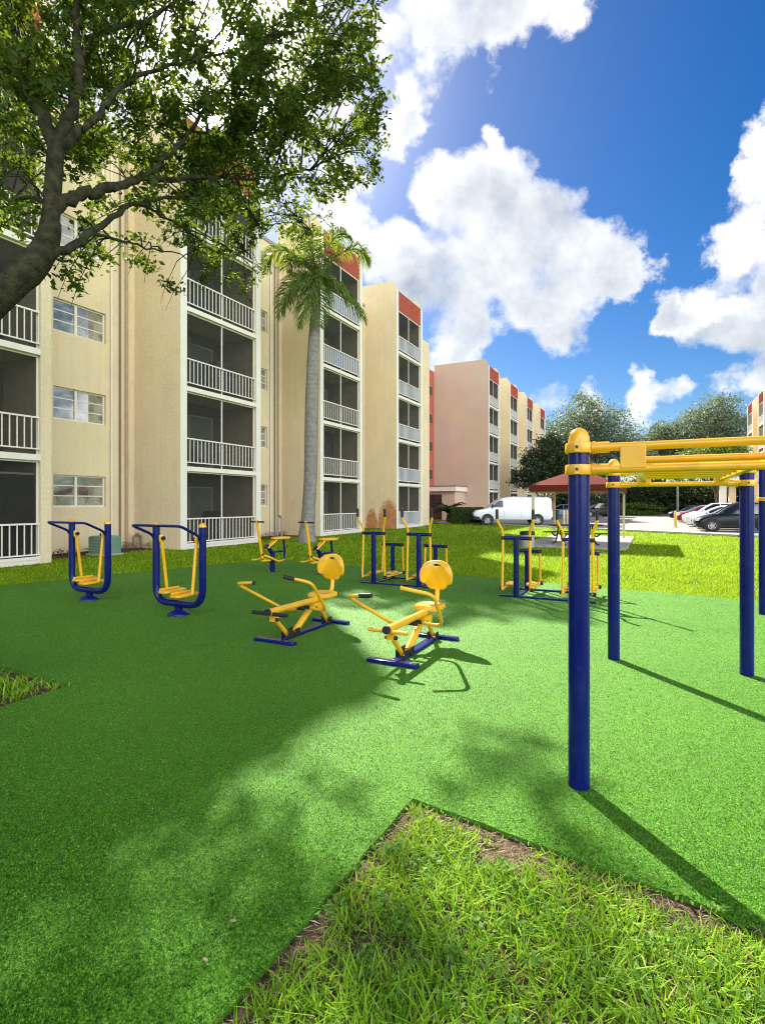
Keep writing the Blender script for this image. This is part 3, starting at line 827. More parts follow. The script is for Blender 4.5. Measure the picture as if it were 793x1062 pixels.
# ---------------------------------------------------------------- shelter, furniture
SHC = Vector((7.95, 21.6, 0))
sh = thing('picnic_shelter', 'maroon hip-roofed picnic shelter on thin tan posts in front of the white van', 'shelter', SHC, ANG)
hx, hy, ez = 1.55, 2.5, 2.03
for sx in (-1, 1):
    for sy in (-1, 1):
        MB().box((sx*(hx-.12), sy*(hy-.12), (ez+.13)/2), (.09, .09, ez-.11)).build('post', M['tan_metal'], sh, bevel=.005)
r = MB(); rz = ez + .92
e = [(-hx,-hy),(hx,-hy),(hx,hy),(-hx,hy)]
rg = [(0,-.75),(0,.75)]
vs = [(x,y,ez) for x,y in e] + [(x*1.0,y*1.0,ez+.24) for x,y in e] + [(x,y,rz) for x,y in rg]
r.add(vs, [(0,1,5,4),(1,2,6,5),(2,3,7,6),(3,0,4,7),(4,5,8),(5,6,9,8),(6,7,9),(7,4,8,9)])
inner = [(x*.99,y*.99,z-.03) for x,y,z in vs]
r.add(inner, [(4,5,8),(5,6,9,8),(6,7,9),(7,4,8,9)])
r.build('roof', M['maroon'], sh, recalc=False)
bm_ = MB()
bm_.bx(-hx+.1, hx-.1, -hy+.09, -hy+.15, ez-.0, ez+.1); bm_.bx(-hx+.1, hx-.1, hy-.15, hy-.09, ez, ez+.1)
bm_.bx(-hx+.09, -hx+.15, -hy+.15, hy-.15, ez, ez+.1); bm_.bx(hx-.15, hx-.09, -hy+.15, hy-.15, ez, ez+.1)
bm_.build('roof_beam', M['tan_metal'], sh)
pad = []
for (x, y) in ((-hx-.35,-hy-.1),(hx+.2,-hy-.1),(hx+.2,hy+2.3),(-hx-.35,hy+2.3)):
    q = Matrix.Rotation(ANG, 3, 'Z') @ Vector((x, y, 0)) + SHC; pad.append((q.x, q.y))
sheet('concrete_pad', pad, [], .05, M['concrete'], .05, -.02)

tb_ = thing('picnic_table', 'black metal picnic table with curved legs under the maroon shelter', 'picnic table', (7.25, 20.35, .05), rad(4))
MB().bx(-.92, .92, -.38, .38, .70, .745).build('tabletop', M['black_rubber'], tb_, bevel=.015)
for s in (-1, 1): MB().bx(-.92, .92, s*.72-.13, s*.72+.13, .42, .46).build('bench', M['black_rubber'], tb_, bevel=.012)
for x in (-.62, .62):
    l = MB()
    for s in (-1, 1): l.tube([(x, s*.08, .70), (x, s*.14, .40), (x, s*.36, .06), (x, s*.60, .03)], .028, 10, True, .15); l.tube([(x, s*.15, .38), (x, s*.45, .30), (x, s*.72, .42)], .025, 10, True, .12)
    l.build('leg', M['black_rubber'], tb_)

tc_ = thing('trash_can', 'grey concrete trash can with a black open lid beside the shelter', 'trash can', G(546.5, 568), 0)
MB().lathe([(.22, 0), (.235, .03), (.25, .45), (.25, .47)], 24).build('body', M['concrete'], tc_)
ld = MB(); ld.lathe([(.265, .47), (.27, .50), (.26, .58), (.20, .60), (.20, .56), (.0, .55)], 24); ld.build('lid', M['black_rubber'], tc_)

# ---------------------------------------------------------------- vehicles: local +X is forward
def rrect(x0, x1, hw, r, z, n=5):
    pts = []
    for cx_, cy_, a0_ in ((x1-r, hw-r, 0), (x0+r, hw-r, 90), (x0+r, -hw+r, 180), (x1-r, -hw+r, 270)):
        for k in range(n):
            a = rad(a0_ + 90*k/(n-1)); pts.append((cx_ + r*math.cos(a), cy_ + r*math.sin(a), z))
    return pts
def wheels(t, xs, hw, r, rim):
    for x in xs:
        for s in (-1, 1):
            MB().tube([(x, s*(hw-.25), r+.03), (x, s*(hw+.006), r+.03)], r+.07, 28).build('wheel_arch', M['black_rubber'], t)
            Mx = Matrix.Rotation(rad(-90*s), 3, 'X')
            w = MB(); w.lathe([(r*.62, -.1), (r*.95, -.1), (r, -.07), (r, .06), (r*.95, .09), (r*.64, .1), (r*.62, .06)], 28, (x, s*(hw-.07), r), Mx)
            wo = w.build('wheel', M['black_rubber'], t)
            rm = MB(); rm.lathe([(r*.62, .05), (r*.60, .085), (r*.5, .07), (r*.18, .085), (0, .09)], 20, (x, s*(hw-.07), r), Mx)
            for k in range(5):
                a = 2*math.pi*k/5
                rm.box(Vector((x, s*(hw+.018), r)) + Vector((math.cos(a), 0, math.sin(a)))*r*.36, (r*.5, .02, r*.13), Matrix.Rotation(-a, 3, 'Y'))
            rm.build('rim', rim, wo)
M['rim'] = mat('alloy_rim', (.45, .45, .46), rough=.3, metal=.8)
M['van_white'] = mat('white_van_paint', (.78, .80, .80), (.74, .76, .77), 1, .25, coat=.6)
M['red_lens'] = mat('red_lens', (.45, .01, .01), rough=.15, coat=.5)
M['lens'] = mat('clear_lens', (.7, .7, .68), rough=.1, coat=.6)
def paint(name, c): return mat(name, c, tuple(x*.95 for x in c), 2, .3, coat=.12, spec=.3)
M['p_dark'] = paint('dark_green_black_paint', (.006, .010, .010)); M['p_silver'] = paint('silver_paint', (.42, .44, .46)); M['p_white'] = paint('white_car_paint', (.74, .74, .74))
M['p_grey'] = paint('grey_paint', (.16, .17, .19)); M['p_blue'] = paint('blue_grey_paint', (.18, .24, .32)); M['p_red'] = paint('dark_red_paint', (.22, .015, .015))

def car(label, loc, rot, pm, L=4.5, W=.9, H=1.45, suv=False, group='cars parked in the lot'):
    t = thing('parked_car', label, 'car', loc, rot, group)
    b = L/2; belt = .95 if not suv else 1.02
    body = MB()
    body.loft([rrect(-b+.12, b-.15, W-.06, .25, .20), rrect(-b+.02, b-.04, W-.01, .3, .32), rrect(-b, b, W, .35, .55), rrect(-b, b-.05, W, .4, .68), rrect(-b+.03, b-.22, W-.01, .45, .80),
               rrect(-b+.08, b-.75, W-.03, .4, belt-.04), rrect(-b+.12, b-1.1, W-.06, .3, belt), rrect(-b+.3, b-1.5, W-.2, .3, belt+.005)])
    body.build('body', pm, t)
    rx0, rx1 = (-b+.45, .35) if suv else (-b+1.25, .15)
    gx0 = -b+.14 if suv else -b+.55
    g = MB(); g.loft([rrect(gx0, b-1.12, W-.08, .2, belt-.02), rrect((gx0*.45+rx0*.55), (b-1.12)*.5+rx1*.5, W-.13, .2, (belt+H)/2), rrect(rx0, rx1, W-.22, .2, H-.05)])
    g.build('window', M['dark_glass'], t)
    ro = MB(); ro.loft([rrect(rx0-.04, rx1+.06, W-.19, .2, H-.075), rrect(rx0+.02, rx1-.0, W-.21, .22, H-.03), rrect(rx0+.2, rx1-.2, W-.35, .25, H)]); ro.build('roof', pm, t)
    p = MB()
    for s in (-1, 1):
        for (xa, xb) in ((b-1.12, rx1), (-.15 if not suv else -.1, -.15 if not suv else -.1), (gx0, rx0)) + (((-1.15, -1.05),) if suv else ()):
            p.tube([(xa, s*(W-.085), belt-.02), ((xa+xb)/2, s*(W-.135), (belt+H)/2), (xb, s*(W-.215), H-.055)], .032, 8)
    p.build('pillar', pm, t)
    d = MB()
    for s in (-1, 1):
        for x in (b-1.25, -.12, -1.2): d.bx(x-.006, x+.006, s*W-.004, s*W+.003, .38, .80)
        d.bx(-b+.9, b-.95, s*W-.003, s*W+.005, .28, .36)
    d.build('door_seam', M['black_rubber'], t)
    hl = MB()
    for s in (-1, 1): hl.box((b-.12, s*(W-.22), .66), (.22, .32, .13))
    hl.build('headlight', M['lens'], t, bevel=.03)
    tl = MB()
    for s in (-1, 1): tl.box((-b+.08, s*(W-.16), .78), (.2, .28, .16))
    tl.build('tail_light', M['red_lens'], t, bevel=.03)
    gr = MB(); gr.bx(b-.06, b+.008, -.5, .5, .42, .58); gr.build('grille', M['black_rubber'], t)
    mr = MB()
    for s in (-1, 1): mr.box((b-1.35, s*(W+.06), belt+.05), (.12, .16, .12))
    mr.build('side_mirror', pm, t, bevel=.03)
    wheels(t, (b-.85, -b+.85), W, .34 if suv else .32, M['rim'])
    return t
s0 = Vector((18.2, 31.6)); rd = Vector((.417, .909)); hdg = math.atan2(.909*.5, -.89)
specs = [('p_dark', True, 4.75, 1.66, 'dark green-black crossover parked nearest beside the lawn, front wheel showing'),
         ('p_silver', False, 4.6, 1.45, 'silver sedan parked right behind the dark crossover'),
         ('p_white', False, 4.5, 1.45, 'white sedan third in the parked row, behind the silver one'),
         ('p_white', True, 4.6, 1.62, 'white crossover parked in the middle of the row by the yellow bollard'),
         ('p_red', False, 4.4, 1.44, 'dark red sedan in the row just past the yellow bollard'),
         ('p_blue', False, 4.6, 1.45, 'blue-grey sedan second from the far end of the parked row'),
         ('p_dark', False, 4.4, 1.42, 'dark sedan at the far end of the parked row')]
for i, (pm, suv, L, H, lab) in enumerate(specs):
    f = s0 + rd * 2.85 * i * (1.0 + .06*i) + Vector((math.cos(hdg), math.sin(hdg))) * (-.15 if i % 2 else 0)
    c = f - Vector((math.cos(hdg), math.sin(hdg))) * L/2
    car(lab, (c.x, c.y, .004), hdg, M[pm], L, .92, H, suv)
c = U3(582, 533, 58); car('grey-blue car parked behind the shelter posts, beyond the van', (c.x, c.y, .004), rad(165), M['p_blue'], 4.5, .9, 1.5)
c = U3(619, 533, 66); car('dark car in the distance between the two front rig posts', (c.x, c.y, .004), rad(190), M['p_dark'], 4.7, .92, 1.7, True)

def van():
    t = thing('cargo_van', 'white cargo van without rear side windows parked by the building', 'van', (9.62, 40.3, .004), rad(180-6))
    W = .99
    def ring(z, x0, x1, w, r): return rrect(x0, x1, w, r, z)
    b = MB()
    b.loft([ring(.42, -2.78, 2.72, .93, .2), ring(.50, -2.82, 2.80, .97, .2), ring(.75, -2.84, 2.86, W, .25), ring(.95, -2.84, 2.83, W, .3), ring(1.08, -2.83, 2.66, .985, .3), ring(1.18, -2.83, 2.1, .975, .25), ring(1.26, -2.82, 1.84, .965, .2),
            ring(1.55, -2.80, 1.45, .92, .22), ring(1.85, -2.77, 1.02, .86, .22), ring(1.98, -2.72, .78, .80, .25), ring(2.06, -2.55, .45, .66, .3), ring(2.085, -2.2, .1, .45, .3)])
    b.build('body', M['van_white'], t)
    g = MB()
    for s in (-1, 1):   # front door glass follows the leaning side
        q = [(1.62, .962, 1.30), (.72, .962, 1.30), (.72, .876, 1.80), (1.02, .876, 1.80)]
        o1 = [(x, s*(y+.006), z) for x, y, z in q]; o2_ = [(x, s*(y-.02), z) for x, y, z in q]
        g.add(o1 + o2_, [(0,1,2,3),(4,5,6,7),(0,1,5,4),(1,2,6,5),(2,3,7,6),(3,0,4,7)])
    g.build('door_window', M['dark_glass'], t)
    w = MB(); q = [(1.80, -.78, 1.32), (1.80, .78, 1.32), (1.12, .66, 1.86), (1.12, -.66, 1.86)]
    w.add([(x+.02, y, z+.012) for x, y, z in q] + [(x-.03, y, z-.02) for x, y, z in q], [(0,1,2,3),(4,5,6,7),(0,1,5,4),(1,2,6,5),(2,3,7,6),(3,0,4,7)])
    w.build('windshield', M['dark_glass'], t)
    rw = MB()
    for s in (-1, 1): rw.bx(-2.845, -2.80, s*.42-.3, s*.42+.3, 1.32, 1.78)
    rw.build('rear_window', M['dark_glass'], t)
    bp = MB(); bp.loft([rrect(2.3, 2.93, .98, .2, .38), rrect(2.25, 2.95, .99, .2, .5), rrect(2.3, 2.93, .98, .2, .64)]); bp.bx(-2.97, -2.7, -.96, .96, .42, .58)
    bp.build('bumper', M['black_rubber'], t)
    gr = MB(); gr.bx(2.80, 2.885, -.62, .62, .68, .92); gr.build('grille', M['grey_metal'], t)
    hl = MB()
    for s in (-1, 1): hl.box((2.76, s*.80, .82), (.2, .3, .2))
    hl.build('headlight', M['lens'], t, bevel=.03)
    tl = MB()
    for s in (-1, 1): tl.box((-2.82, s*.89, 1.42), (.08, .15, .52))
    tl.build('tail_light', M['red_lens'], t, bevel=.02)
    sm = MB()
    for s in (-1, 1):
        for x in (1.72, .66, -.55, -1.75): sm.bx(x-.006, x+.006, s*W-.008, s*W+.002, .55, 1.08)
        sm.bx(-2.6, 1.7, s*.978-.004, s*.978+.003, .60, .615)
    sm.build('door_seam', M['grey_metal'], t)
    mr = MB()
    for s in (-1, 1): mr.box((1.50, s*1.08, 1.40), (.1, .2, .28))
    mr.build('side_mirror', M['black_rubber'], t, bevel=.03)
    wheels(t, (1.85, -1.72), W, .37, M['rim'])
van()

def bollard(px, py, z, m, label):
    c = U3(px, py, z); t = thing('bollard', label, 'bollard', (c.x, c.y, .004), 0, 'bollards at the parking lot')
    MB().lathe([(.09, 0), (.09, 1.02), (.075, 1.07), (.03, 1.1), (0, 1.1)], 16).build('post', m, t)
    MB().lathe([(.14, 0), (.14, .03), (.092, .05)], 16).build('foot', M['concrete'], t)
M['bollard'] = mat('bollard_yellow', (.78, .45, .03), rough=.5); M['bollard_pale'] = mat('pale_bollard_yellow', (.60, .52, .25), rough=.6)  # the second yellow is paler and duller than the first
bollard(700, 547, 35.8, M['bollard'], 'bright yellow bollard in front of the row of parked cars')
bollard(584.3, 544, 40.5, M['bollard_pale'], 'pale yellow bollard behind the picnic table, left of a pair')
bollard(588, 544, 40.5, M['bollard_pale'], 'pale yellow bollard behind the picnic table, right of a pair')
lp = U3(702, 531, 70)
t = thing('street_lamp', 'slim grey lamp post among the dark trees past the parking lot', 'street lamp', (lp.x, lp.y, 0))
MB().tube([(0,0,0),(0,0,4.6)], .16, 12).build('pole', M['grey_metal'], t); MB().lathe([(.2,4.6),(.35,4.75),(.3,5.0),(0,5.1)], 16).build('lamp_head', M['grey_metal'], t)

# green cabinet and pipes at the wall
ub = thing('utility_cabinet', 'green louvred utility cabinet on the ground under the lowest window', 'utility cabinet', (-8.60, 16.75, 0), ANG); ub.scale = (.9, .9, .9)
u = MB(); u.loft([rrect(-.42, .42, .34, .06, .06), rrect(-.42, .42, .34, .06, .62), rrect(-.38, .38, .3, .06, .66)])
u.build('housing', mat('green_cabinet_paint', (.13, .26, .17), (.11, .22, .15), 2, .5), ub)
lv = MB()
for k in range(5):
    for xa, xb in ((-.37, -.03), (.03, .37)): lv.box(((xa+xb)/2, -.345, .16+.095*k), (xb-xa, .02, .035), Matrix.Rotation(rad(25), 3, 'X'))
lv.build('louvre', M['door'], ub); MB().bx(-.46, .46, -.38, .38, 0, .06).build('base_pad', M['concrete'], ub)
def at_b1(x, y, z=0):
    return T1L + Vector((UX, UY, 0))*x + Vector((-UY, UX, 0))*y + Vector((0,0,z))
for i, (x, y, h, lab) in enumerate(((7.0, 1.3, .95, 'thin standing water pipe with valve near the palm trunk'), (-.35, 1.9, .45, 'low rusty pipe bend by the wall right of the green cabinet'))):
    t = thing('standpipe', lab, 'pipe', at_b1(x, y), BANG)
    MB().tube([(0,0,0),(0,0,h),(.3,0,h),(.3,0,0)], .035, 10, True, .08).build('pipe', M['grey_metal' if i == 0 else 'pipe_brown'], t)
    MB().lathe([(.0,-.03),(.07,-.02),(.07,.02),(0,.03)], 12, (.15, 0, h+.06)).build('valve_wheel', M['pipe_brown'], t)
t = thing('storage_cupboard', 'dark cupboard standing on the third-floor balcony beside the palm', 'cupboard', at_b1(3.0, 1.05, Z0+2*FH), BANG)
MB().bx(-.45, .45, -.3, .3, .05, 1.5).build('carcass', M['grey_metal'], t, bevel=.02)
for s in (-1, 1): MB().bx(min(s*.02, s*.42), max(s*.02, s*.42), -.325, -.301, .1, 1.42).build('door', M['p_grey'], t, bevel=.006)
t = thing('balcony_chair', 'pale plastic chair on the second-floor balcony, behind the railing', 'chair', at_b1(2.2, 1.0, Z0+FH), BANG+.4)
MB().bx(-.25, .25, -.25, .25, .42, .46).build('seat', M['white'], t); MB().bx(-.25, .25, .22, .26, .47, 1.0).build('backrest', M['white'], t, bevel=.01)
for sx in (-.22, .22):
    for sy in (-.22, .22): MB().tube([(sx, sy, 0), (sx, sy, .42)], .02, 8).build('leg', M['white'], t)
# ---------------------------------------------------------------- foliage helpers
def rand_dirs(n):
    v = NP.normal(size=(n, 3)); return v / np.linalg.norm(v, axis=1, keepdims=True)
def leaves_from(cent, size, width=.5, flat=0.0, droop=0.0, fold=.25):
    """cent (N,3); one folded leaf each"""
    n = len(cent)
    a = rand_dirs(n); a[:, 2] = a[:, 2]*(1-flat) - droop; a /= np.linalg.norm(a, axis=1, keepdims=True)
    r = rand_dirs(n); b = np.cross(a, r); b /= np.linalg.norm(b, axis=1, keepdims=True) + 1e-9
    if flat:
        b[:, 2] *= (1-flat); b /= np.linalg.norm(b, axis=1, keepdims=True) + 1e-9
    c = np.cross(a, b)
    L = (size * NP.uniform(.65, 1.25, n))[:, None]; W = L*width*.5
    V = np.stack([cent - a*L*.5, cent + b*W + c*L*fold*.4, cent + a*L*.5, cent - b*W + c*L*fold*.4], axis=1)
    return V.reshape(-1, 3)
def leaf_mesh(name, V, m, parent, loc=(0,0,0)):
    n = len(V)//4
    idx = np.arange(n*4).reshape(n, 4)
    return np_mesh(name, V, [idx], m, parent, loc)
def ball(n, c, r):
    d = rand_dirs(n) * (NP.uniform(0, 1, n)**(1/2.4))[:, None]
    return np.array(c) + d*np.array(r)
def blades(x, y, z0, h, w, lean, bend_segs=True):
    n = len(x); az = NP.uniform(0, 2*math.pi, n); fa = az + NP.normal(0, .5, n) + math.pi/2
    dx, dy = np.cos(az)*lean*h, np.sin(az)*lean*h
    wx, wy = np.cos(fa)*w/2, np.sin(fa)*w/2
    def P(t, s, k): return np.stack([x + dx*t**1.8 + wx*s*k, y + dy*t**1.8 + wy*s*k, z0 + h*(t - .25*lean*t*t)], axis=1)
    if bend_segs:
        V = np.stack([P(0,-1,.7), P(0,1,.7), P(.5,-1,1), P(.5,1,1), P(1,0,0)], axis=1).reshape(-1, 3)
        o = (np.arange(n)*5)[:, None]
        return V, [o + np.array([[0,1,3,2]]), o + np.array([[2,3,4]])]
    V = np.stack([P(0,-1,1), P(0,1,1), P(1,0,0)], axis=1).reshape(-1, 3)
    return V, [(np.arange(n)*3)[:, None] + np.array([[0,1,2]])]

# ---------------------------------------------------------------- grass
def vnoise(x, y, s, seed=0):
    """cheap smooth value noise for clumping"""
    r = np.random.default_rng(seed); g = r.random((64, 64))
    u = (x*s) % 64; v = (y*s) % 64
    i = np.floor(u).astype(int); j = np.floor(v).astype(int); fu = u-i; fv = v-j
    fu = fu*fu*(3-2*fu); fv = fv*fv*(3-2*fv); i2 = (i+1) % 64; j2 = (j+1) % 64; i %= 64; j %= 64
    return (g[i,j]*(1-fu)+g[i2,j]*fu)*(1-fv) + (g[i,j2]*(1-fu)+g[i2,j2]*fu)*fv
M['lawn_blade'] = leaf_mat('lawn_blades', [(.0, (.08, .15, .006)), (.45, (.18, .32, .010)), (.8, (.29, .42, .015)), (1, (.40, .45, .06))], .6, .4, (.48, .64, .015), .12)
M['bed_blade'] = leaf_mat('long_grass_blades', [(.0, (.06, .16, .008)), (.35, (.17, .37, .018)), (.78, (.31, .52, .03)), (1, (.56, .56, .18))], .55, .4, (.40, .52, .02), .15)
def turf_fibre():
    m, t, b = new_mat('turf_fibres')
    g = nd(t, 'ShaderNodeNewGeometry'); tc = nd(t, 'ShaderNodeTexCoord').outputs['Object']
    f = math_(t, 'ADD', math_(t, 'MULTIPLY', noise(t, tc, 105, 2, .6), 1.9), math_(t, 'MULTIPLY', noise(t, tc, 34, 2, .5), .55))
    f = math_(t, 'ADD', f, math_(t, 'MULTIPLY', math_(t, 'SUBTRACT', g.outputs['Random Per Island'], .5), .42))
    f = math_(t, 'ADD', math_(t, 'SUBTRACT', f, .73), math_(t, 'MULTIPLY', math_(t, 'SUBTRACT', noise(t, tc, .55, 5, .65), .5), .5), True)
    c = ramp(t, f, [(.16, (.008, .038, .002)), (.40, (.046, .170, .006)), (.56, (.10, .295, .012)), (.74, (.175, .41, .028)), (.95, (.34, .56, .10))])
    t.links.new(c, b.inputs['Base Color']); b.inputs['Roughness'].default_value = .6; b.inputs['Specular IOR Level'].default_value = .1
    tr = nd(t, 'ShaderNodeBsdfTranslucent'); t.links.new(mixc(t, .5, c, (.14, .36, .02)), tr.inputs['Color'])
    mx = nd(t, 'ShaderNodeMixShader'); mx.inputs[0].default_value = .15
    t.links.new(b.outputs[0], mx.inputs[1]); t.links.new(tr.outputs[0], mx.inputs[2])
    t.links.new(mx.outputs[0], t.nodes['Material Output'].inputs[0])
    return m
M['turf_fibre'] = turf_fibre()
M['dry'] = leaf_mat('dry_clippings', [(.0, (.10, .065, .04)), (.5, (.26, .18, .11)), (1, (.48, .38, .25))], .8, .1, (.3, .2, .1), .1)
M['weed'] = leaf_mat('weed_leaves', [(.0, (.05, .13, .015)), (.6, (.11, .24, .03)), (1, (.22, .36, .08))], .6, .3, (.25, .45, .03), .15)

# lawn
N = 260000
yy = 1/NP.uniform(1/46.0, 1/6.2, N); xx = NP.uniform(-.80, .80, N)*yy
keep = ~inpoly(xx, yy, turf_out) & ~inpoly(xx, yy, park) & ~inpoly(xx, yy, pad)
lx = (xx-T1L.x)*UX + (yy-T1L.y)*UY; ly = -(xx-T1L.x)*UY + (yy-T1L.y)*UX
keep &= (ly < -.05) | ((ly < .9) & (np.abs((lx+200*PER) % PER - (TW+PER)/2) < (PER-TW)/2 - .1))
keep &= yy > 6.3
xx, yy = xx[keep], yy[keep]; n = len(xx)
hh = (.045 + .0018*yy) * NP.uniform(.6, 1.3, n) * (.75 + .6*vnoise(xx, yy, 1.6, 3)); ww = .006 + .0011*yy
V, Fc = blades(xx, yy, -.02, hh, ww, NP.uniform(.2, 1.1, n), False)
kind(np_mesh('lawn_grass', V, Fc, M['lawn_blade']), 'stuff')

# fibres of the artificial turf, finer and denser near the camera
N = 680000
yy = 1/NP.uniform(1/11.0, 1/1.25, N); xx = NP.uniform(-.80, .80, N)*yy
keep = inpoly(xx, yy, turf_out) & ~inpoly(xx, yy, tree_well)
xx, yy = xx[keep], yy[keep]; n = len(xx)
V, Fc = blades(xx, yy, .030, NP.uniform(.006, .012, n) + .0007*yy, .0019 + .0008*yy, NP.uniform(.3, 1.9, n), False)
kind(np_mesh('turf_fibres', V, Fc, M['turf_fibre']), 'stuff')

# long grass in the bed by the camera and in the tree well
def bedfill(poly, n0, hs, thr, name, m, box, edge_poly=None, wide=.0062):
    x = NP.uniform(box[0], box[1], n0); y = NP.uniform(box[2], box[3], n0)
    q = vnoise(x, y, 4.2, 9)*.55 + vnoise(x, y, 13, 10)*.45
    # distance to the turf edges: sparse there
    d = np.full(n0, 9.0)
    for p, r, wgt in edge_poly:
        p = np.array(p); r = np.array(r); e = r-p; L = np.hypot(*e); e = e/L
        d = np.minimum(d, wgt*np.abs((x-p[0])*e[1] - (y-p[1])*e[0]))
    keep = inpoly(x, y, poly) & (q + np.clip((d-.02)/.26, 0, 1)*.37 > thr + NP.uniform(-.12, .12, n0))
    x, y, q, d = x[keep], y[keep], q[keep], d[keep]; n = len(x)
    h = hs * NP.uniform(.4, 1.25, n) * (.55 + .8*q) * np.clip(.45 + d*2.2, .4, 1)
    V, Fc = blades(x, y, -.004, h, wide*NP.uniform(.6, 1.5, n), NP.uniform(.25, 1.5, n), True)
    return kind(np_mesh(name, V, Fc, m), 'stuff')
edges = [(tuple(a0), tuple(bedL), 2.6), (tuple(a0), tuple(bedR), 1.0)]
bedfill(bed, 72000, .090, .575, 'long_grass', M['bed_blade'], (-1.4, 3.2, .7, 2.9), edges)
bedfill(tree_well, 9000, .12, .60, 'long_grass', M['bed_blade'], (-5.3, -2.6, 2.9, 5.6), [(tuple(w0), tuple(w1), 1.0), (tuple(w0), tuple(w3), 1.0)], .009)
# dry clippings
n = 15000
x = NP.uniform(-1.4, 3.2, n); y = NP.uniform(.7, 2.95, n)
k = inpoly(x, y, bed); x, y = x[k], y[k]; n = len(x)
V = leaves_from(np.stack([x, y, NP.uniform(.010, .03, n)], 1), .05, .10, .8)
kind(leaf_mesh('dry_clippings', V, M['dry'], None), 'stuff')
n = 2600
x = NP.uniform(-5.2, -2.6, n); y = NP.uniform(2.9, 5.6, n); k = inpoly(x, y, tree_well)
V = leaves_from(np.stack([x[k], y[k], NP.uniform(-.012, .02, k.sum())], 1), .07, .16, .8)
kind(leaf_mesh('dry_clippings', V, M['dry'], None), 'stuff')
# little broadleaf weeds
cs = []
for i in range(420):
    x, y = NP.uniform(-.9, 2.2), NP.uniform(1.2, 2.6)
    if vnoise(np.array([x]), np.array([y]), 2.2, 21)[0] < .52: continue
    if not inpoly(np.array([x]), np.array([y]), bed)[0]: continue
    cs.append(ball(14, (x, y, .05), (.045, .045, .022)))
cs = np.concatenate(cs)
kind(leaf_mesh('weeds', leaves_from(cs, .026, .6, .6), M['weed'], None), 'stuff')
# stray leaves lying on the turf
for i, (px, py, lab) in enumerate(((242, 968, 'small brown dry leaf on turf beside the grass bed edge'), (147, 806, 'tiny pale leaf lying alone on the shaded turf'), (213, 1010, 'curled dry stalk on turf at the lower edge near the grass bed'))):
    g = G(px, py)
    o = MB().loft([[(a*s*.013, b*s*.006, h*.6) for a, b in ((-1,0),(-.5,.8),(.3,1),(1,.1),(.4,-.8),(-.5,-.9))] for s, h in ((.6,.0),(1,.004),(.9,.010))]).build('fallen_leaf', M['dry'], None, (g[0], g[1], .045), rot=i*1.3)
    tag(o, lab, 'leaf', 'fallen leaves on the turf')

n = 130
x = NP.uniform(-3.5, 3.5, n); y = NP.uniform(1.4, 9, n); k = inpoly(x, y, turf_out)
kind(leaf_mesh('leaf_litter', leaves_from(np.stack([x[k], y[k], np.full(k.sum(), .052)], 1), .022, .5, .92), M['dry'], None), 'stuff')
# ---------------------------------------------------------------- the big tree over the path
oak = thing('oak_tree', 'large leafy shade tree leaning in from the left, sun glinting through its crown', 'tree', (w0.x-1.25, w0.y-.35, -.015))
ob = Vector(oak.location)
SK = []       # skeleton samples (point) for hooking the twigs
def limb(mb, pts, r0, r1, jitter=.02, n=12, rec=True):
    P = fillet(pts, .35, 4); r0 *= .88
    m = len(P); out = []
    for i, p in enumerate(P):
        out.append(p + Vector((RNG.uniform(-1,1), RNG.uniform(-1,1), RNG.uniform(-1,1)))*jitter*(1 if 0 < i < m-1 else 0))
    rs = [r0 + (r1-r0)*(i/(m-1))**.8 for i in range(m)]
    rs = [a*RNG.uniform(.93, 1.08) for a in rs]
    mb.tube([p - ob for p in out], rs, n, True)
    if rec:
        for a, b in zip(out[:-1], out[1:]):
            for k in range(4): SK.append(a.lerp(b, k/4))
    return out
tk = MB()
trunk_pts = [ob + Vector((0,0,-.1)), ob + Vector((.05,.02,.5)), ob + Vector((.05,.1,1.6)), U3(-45, 352, 4.55), U3(2, 306, 4.62), U3(36, 276, 4.7), U3(52, 248, 4.75), U3(54, 214, 4.8), U3(57, 170, 4.85), U3(58.5, 150, 4.9)]
P = [Vector(p) for p in trunk_pts]
tk.tube([p - ob for p in fillet(P, .3, 4)], [(.25 if i < 6 else .15) * (1 - .012*i) if i < 22 else max(.07, .125 - .005*(i-22)) for i in range(len(fillet(P, .3, 4)))], 18, True)
trunk = tk.build('trunk', M['bark'], oak)
for p in P[3:]: SK.append(p)
br = MB()
def B(pts, r0, r1, **k):
    return limb(br, [U3(*p) for p in pts], r0, r1, **k)
B([(58,152,4.9),(46,123,4.9),(33,98,5.0),(20,45,5.1),(4,-10,5.2),(-20,-90,5.4)], .075, .03)
B([(58,152,4.9),(69,131,4.95),(78,105,5.0),(83,50,5.2),(78,0,5.4),(90,-80,5.6)], .07, .03)
B([(62,156,4.9),(72,144,4.9),(97,123,5.1),(122,95,5.3),(150,74,5.6),(202,64,6.0),(250,52,6.5)], .055, .012)
B([(55,216,4.8),(66,210,4.85),(81,204,4.9),(107,196,5.1),(130,192,5.4),(151,182,5.7),(180,156,6.0),(197,136,6.2),(227,96,6.6),(262,50,7.0)], .075, .014)
B([(150,184,5.7),(190,184,6.1),(227,184,6.5),(272,187,7.0),(323,176,7.5),(352,160,7.9)], .038, .006)
B([(53,266,4.75),(66,260,4.8),(97,243,5.1),(130,212,5.6),(146,209,5.8),(202,202,6.5),(240,190,7.1),(276,196,7.7)], .05, .008)
B([(97,243,5.1),(120,247,5.5),(150,258,6.0),(185,262,6.6),(220,278,7.2)], .02, .005)
B([(202,202,6.6),(222,222,7.6),(240,240,8.4),(255,262,9.0)], .02, .006)
B([(202,202,6.6),(215,232,7.6),(212,250,8.3),(200,262,8.7)], .018, .005)
B([(240,190,7.2),(258,214,8.2),(270,236,8.8)], .014, .005)
B([(276,196,7.7),(296,214,8.6),(312,226,9.4),(322,240,10.0)], .012, .004)
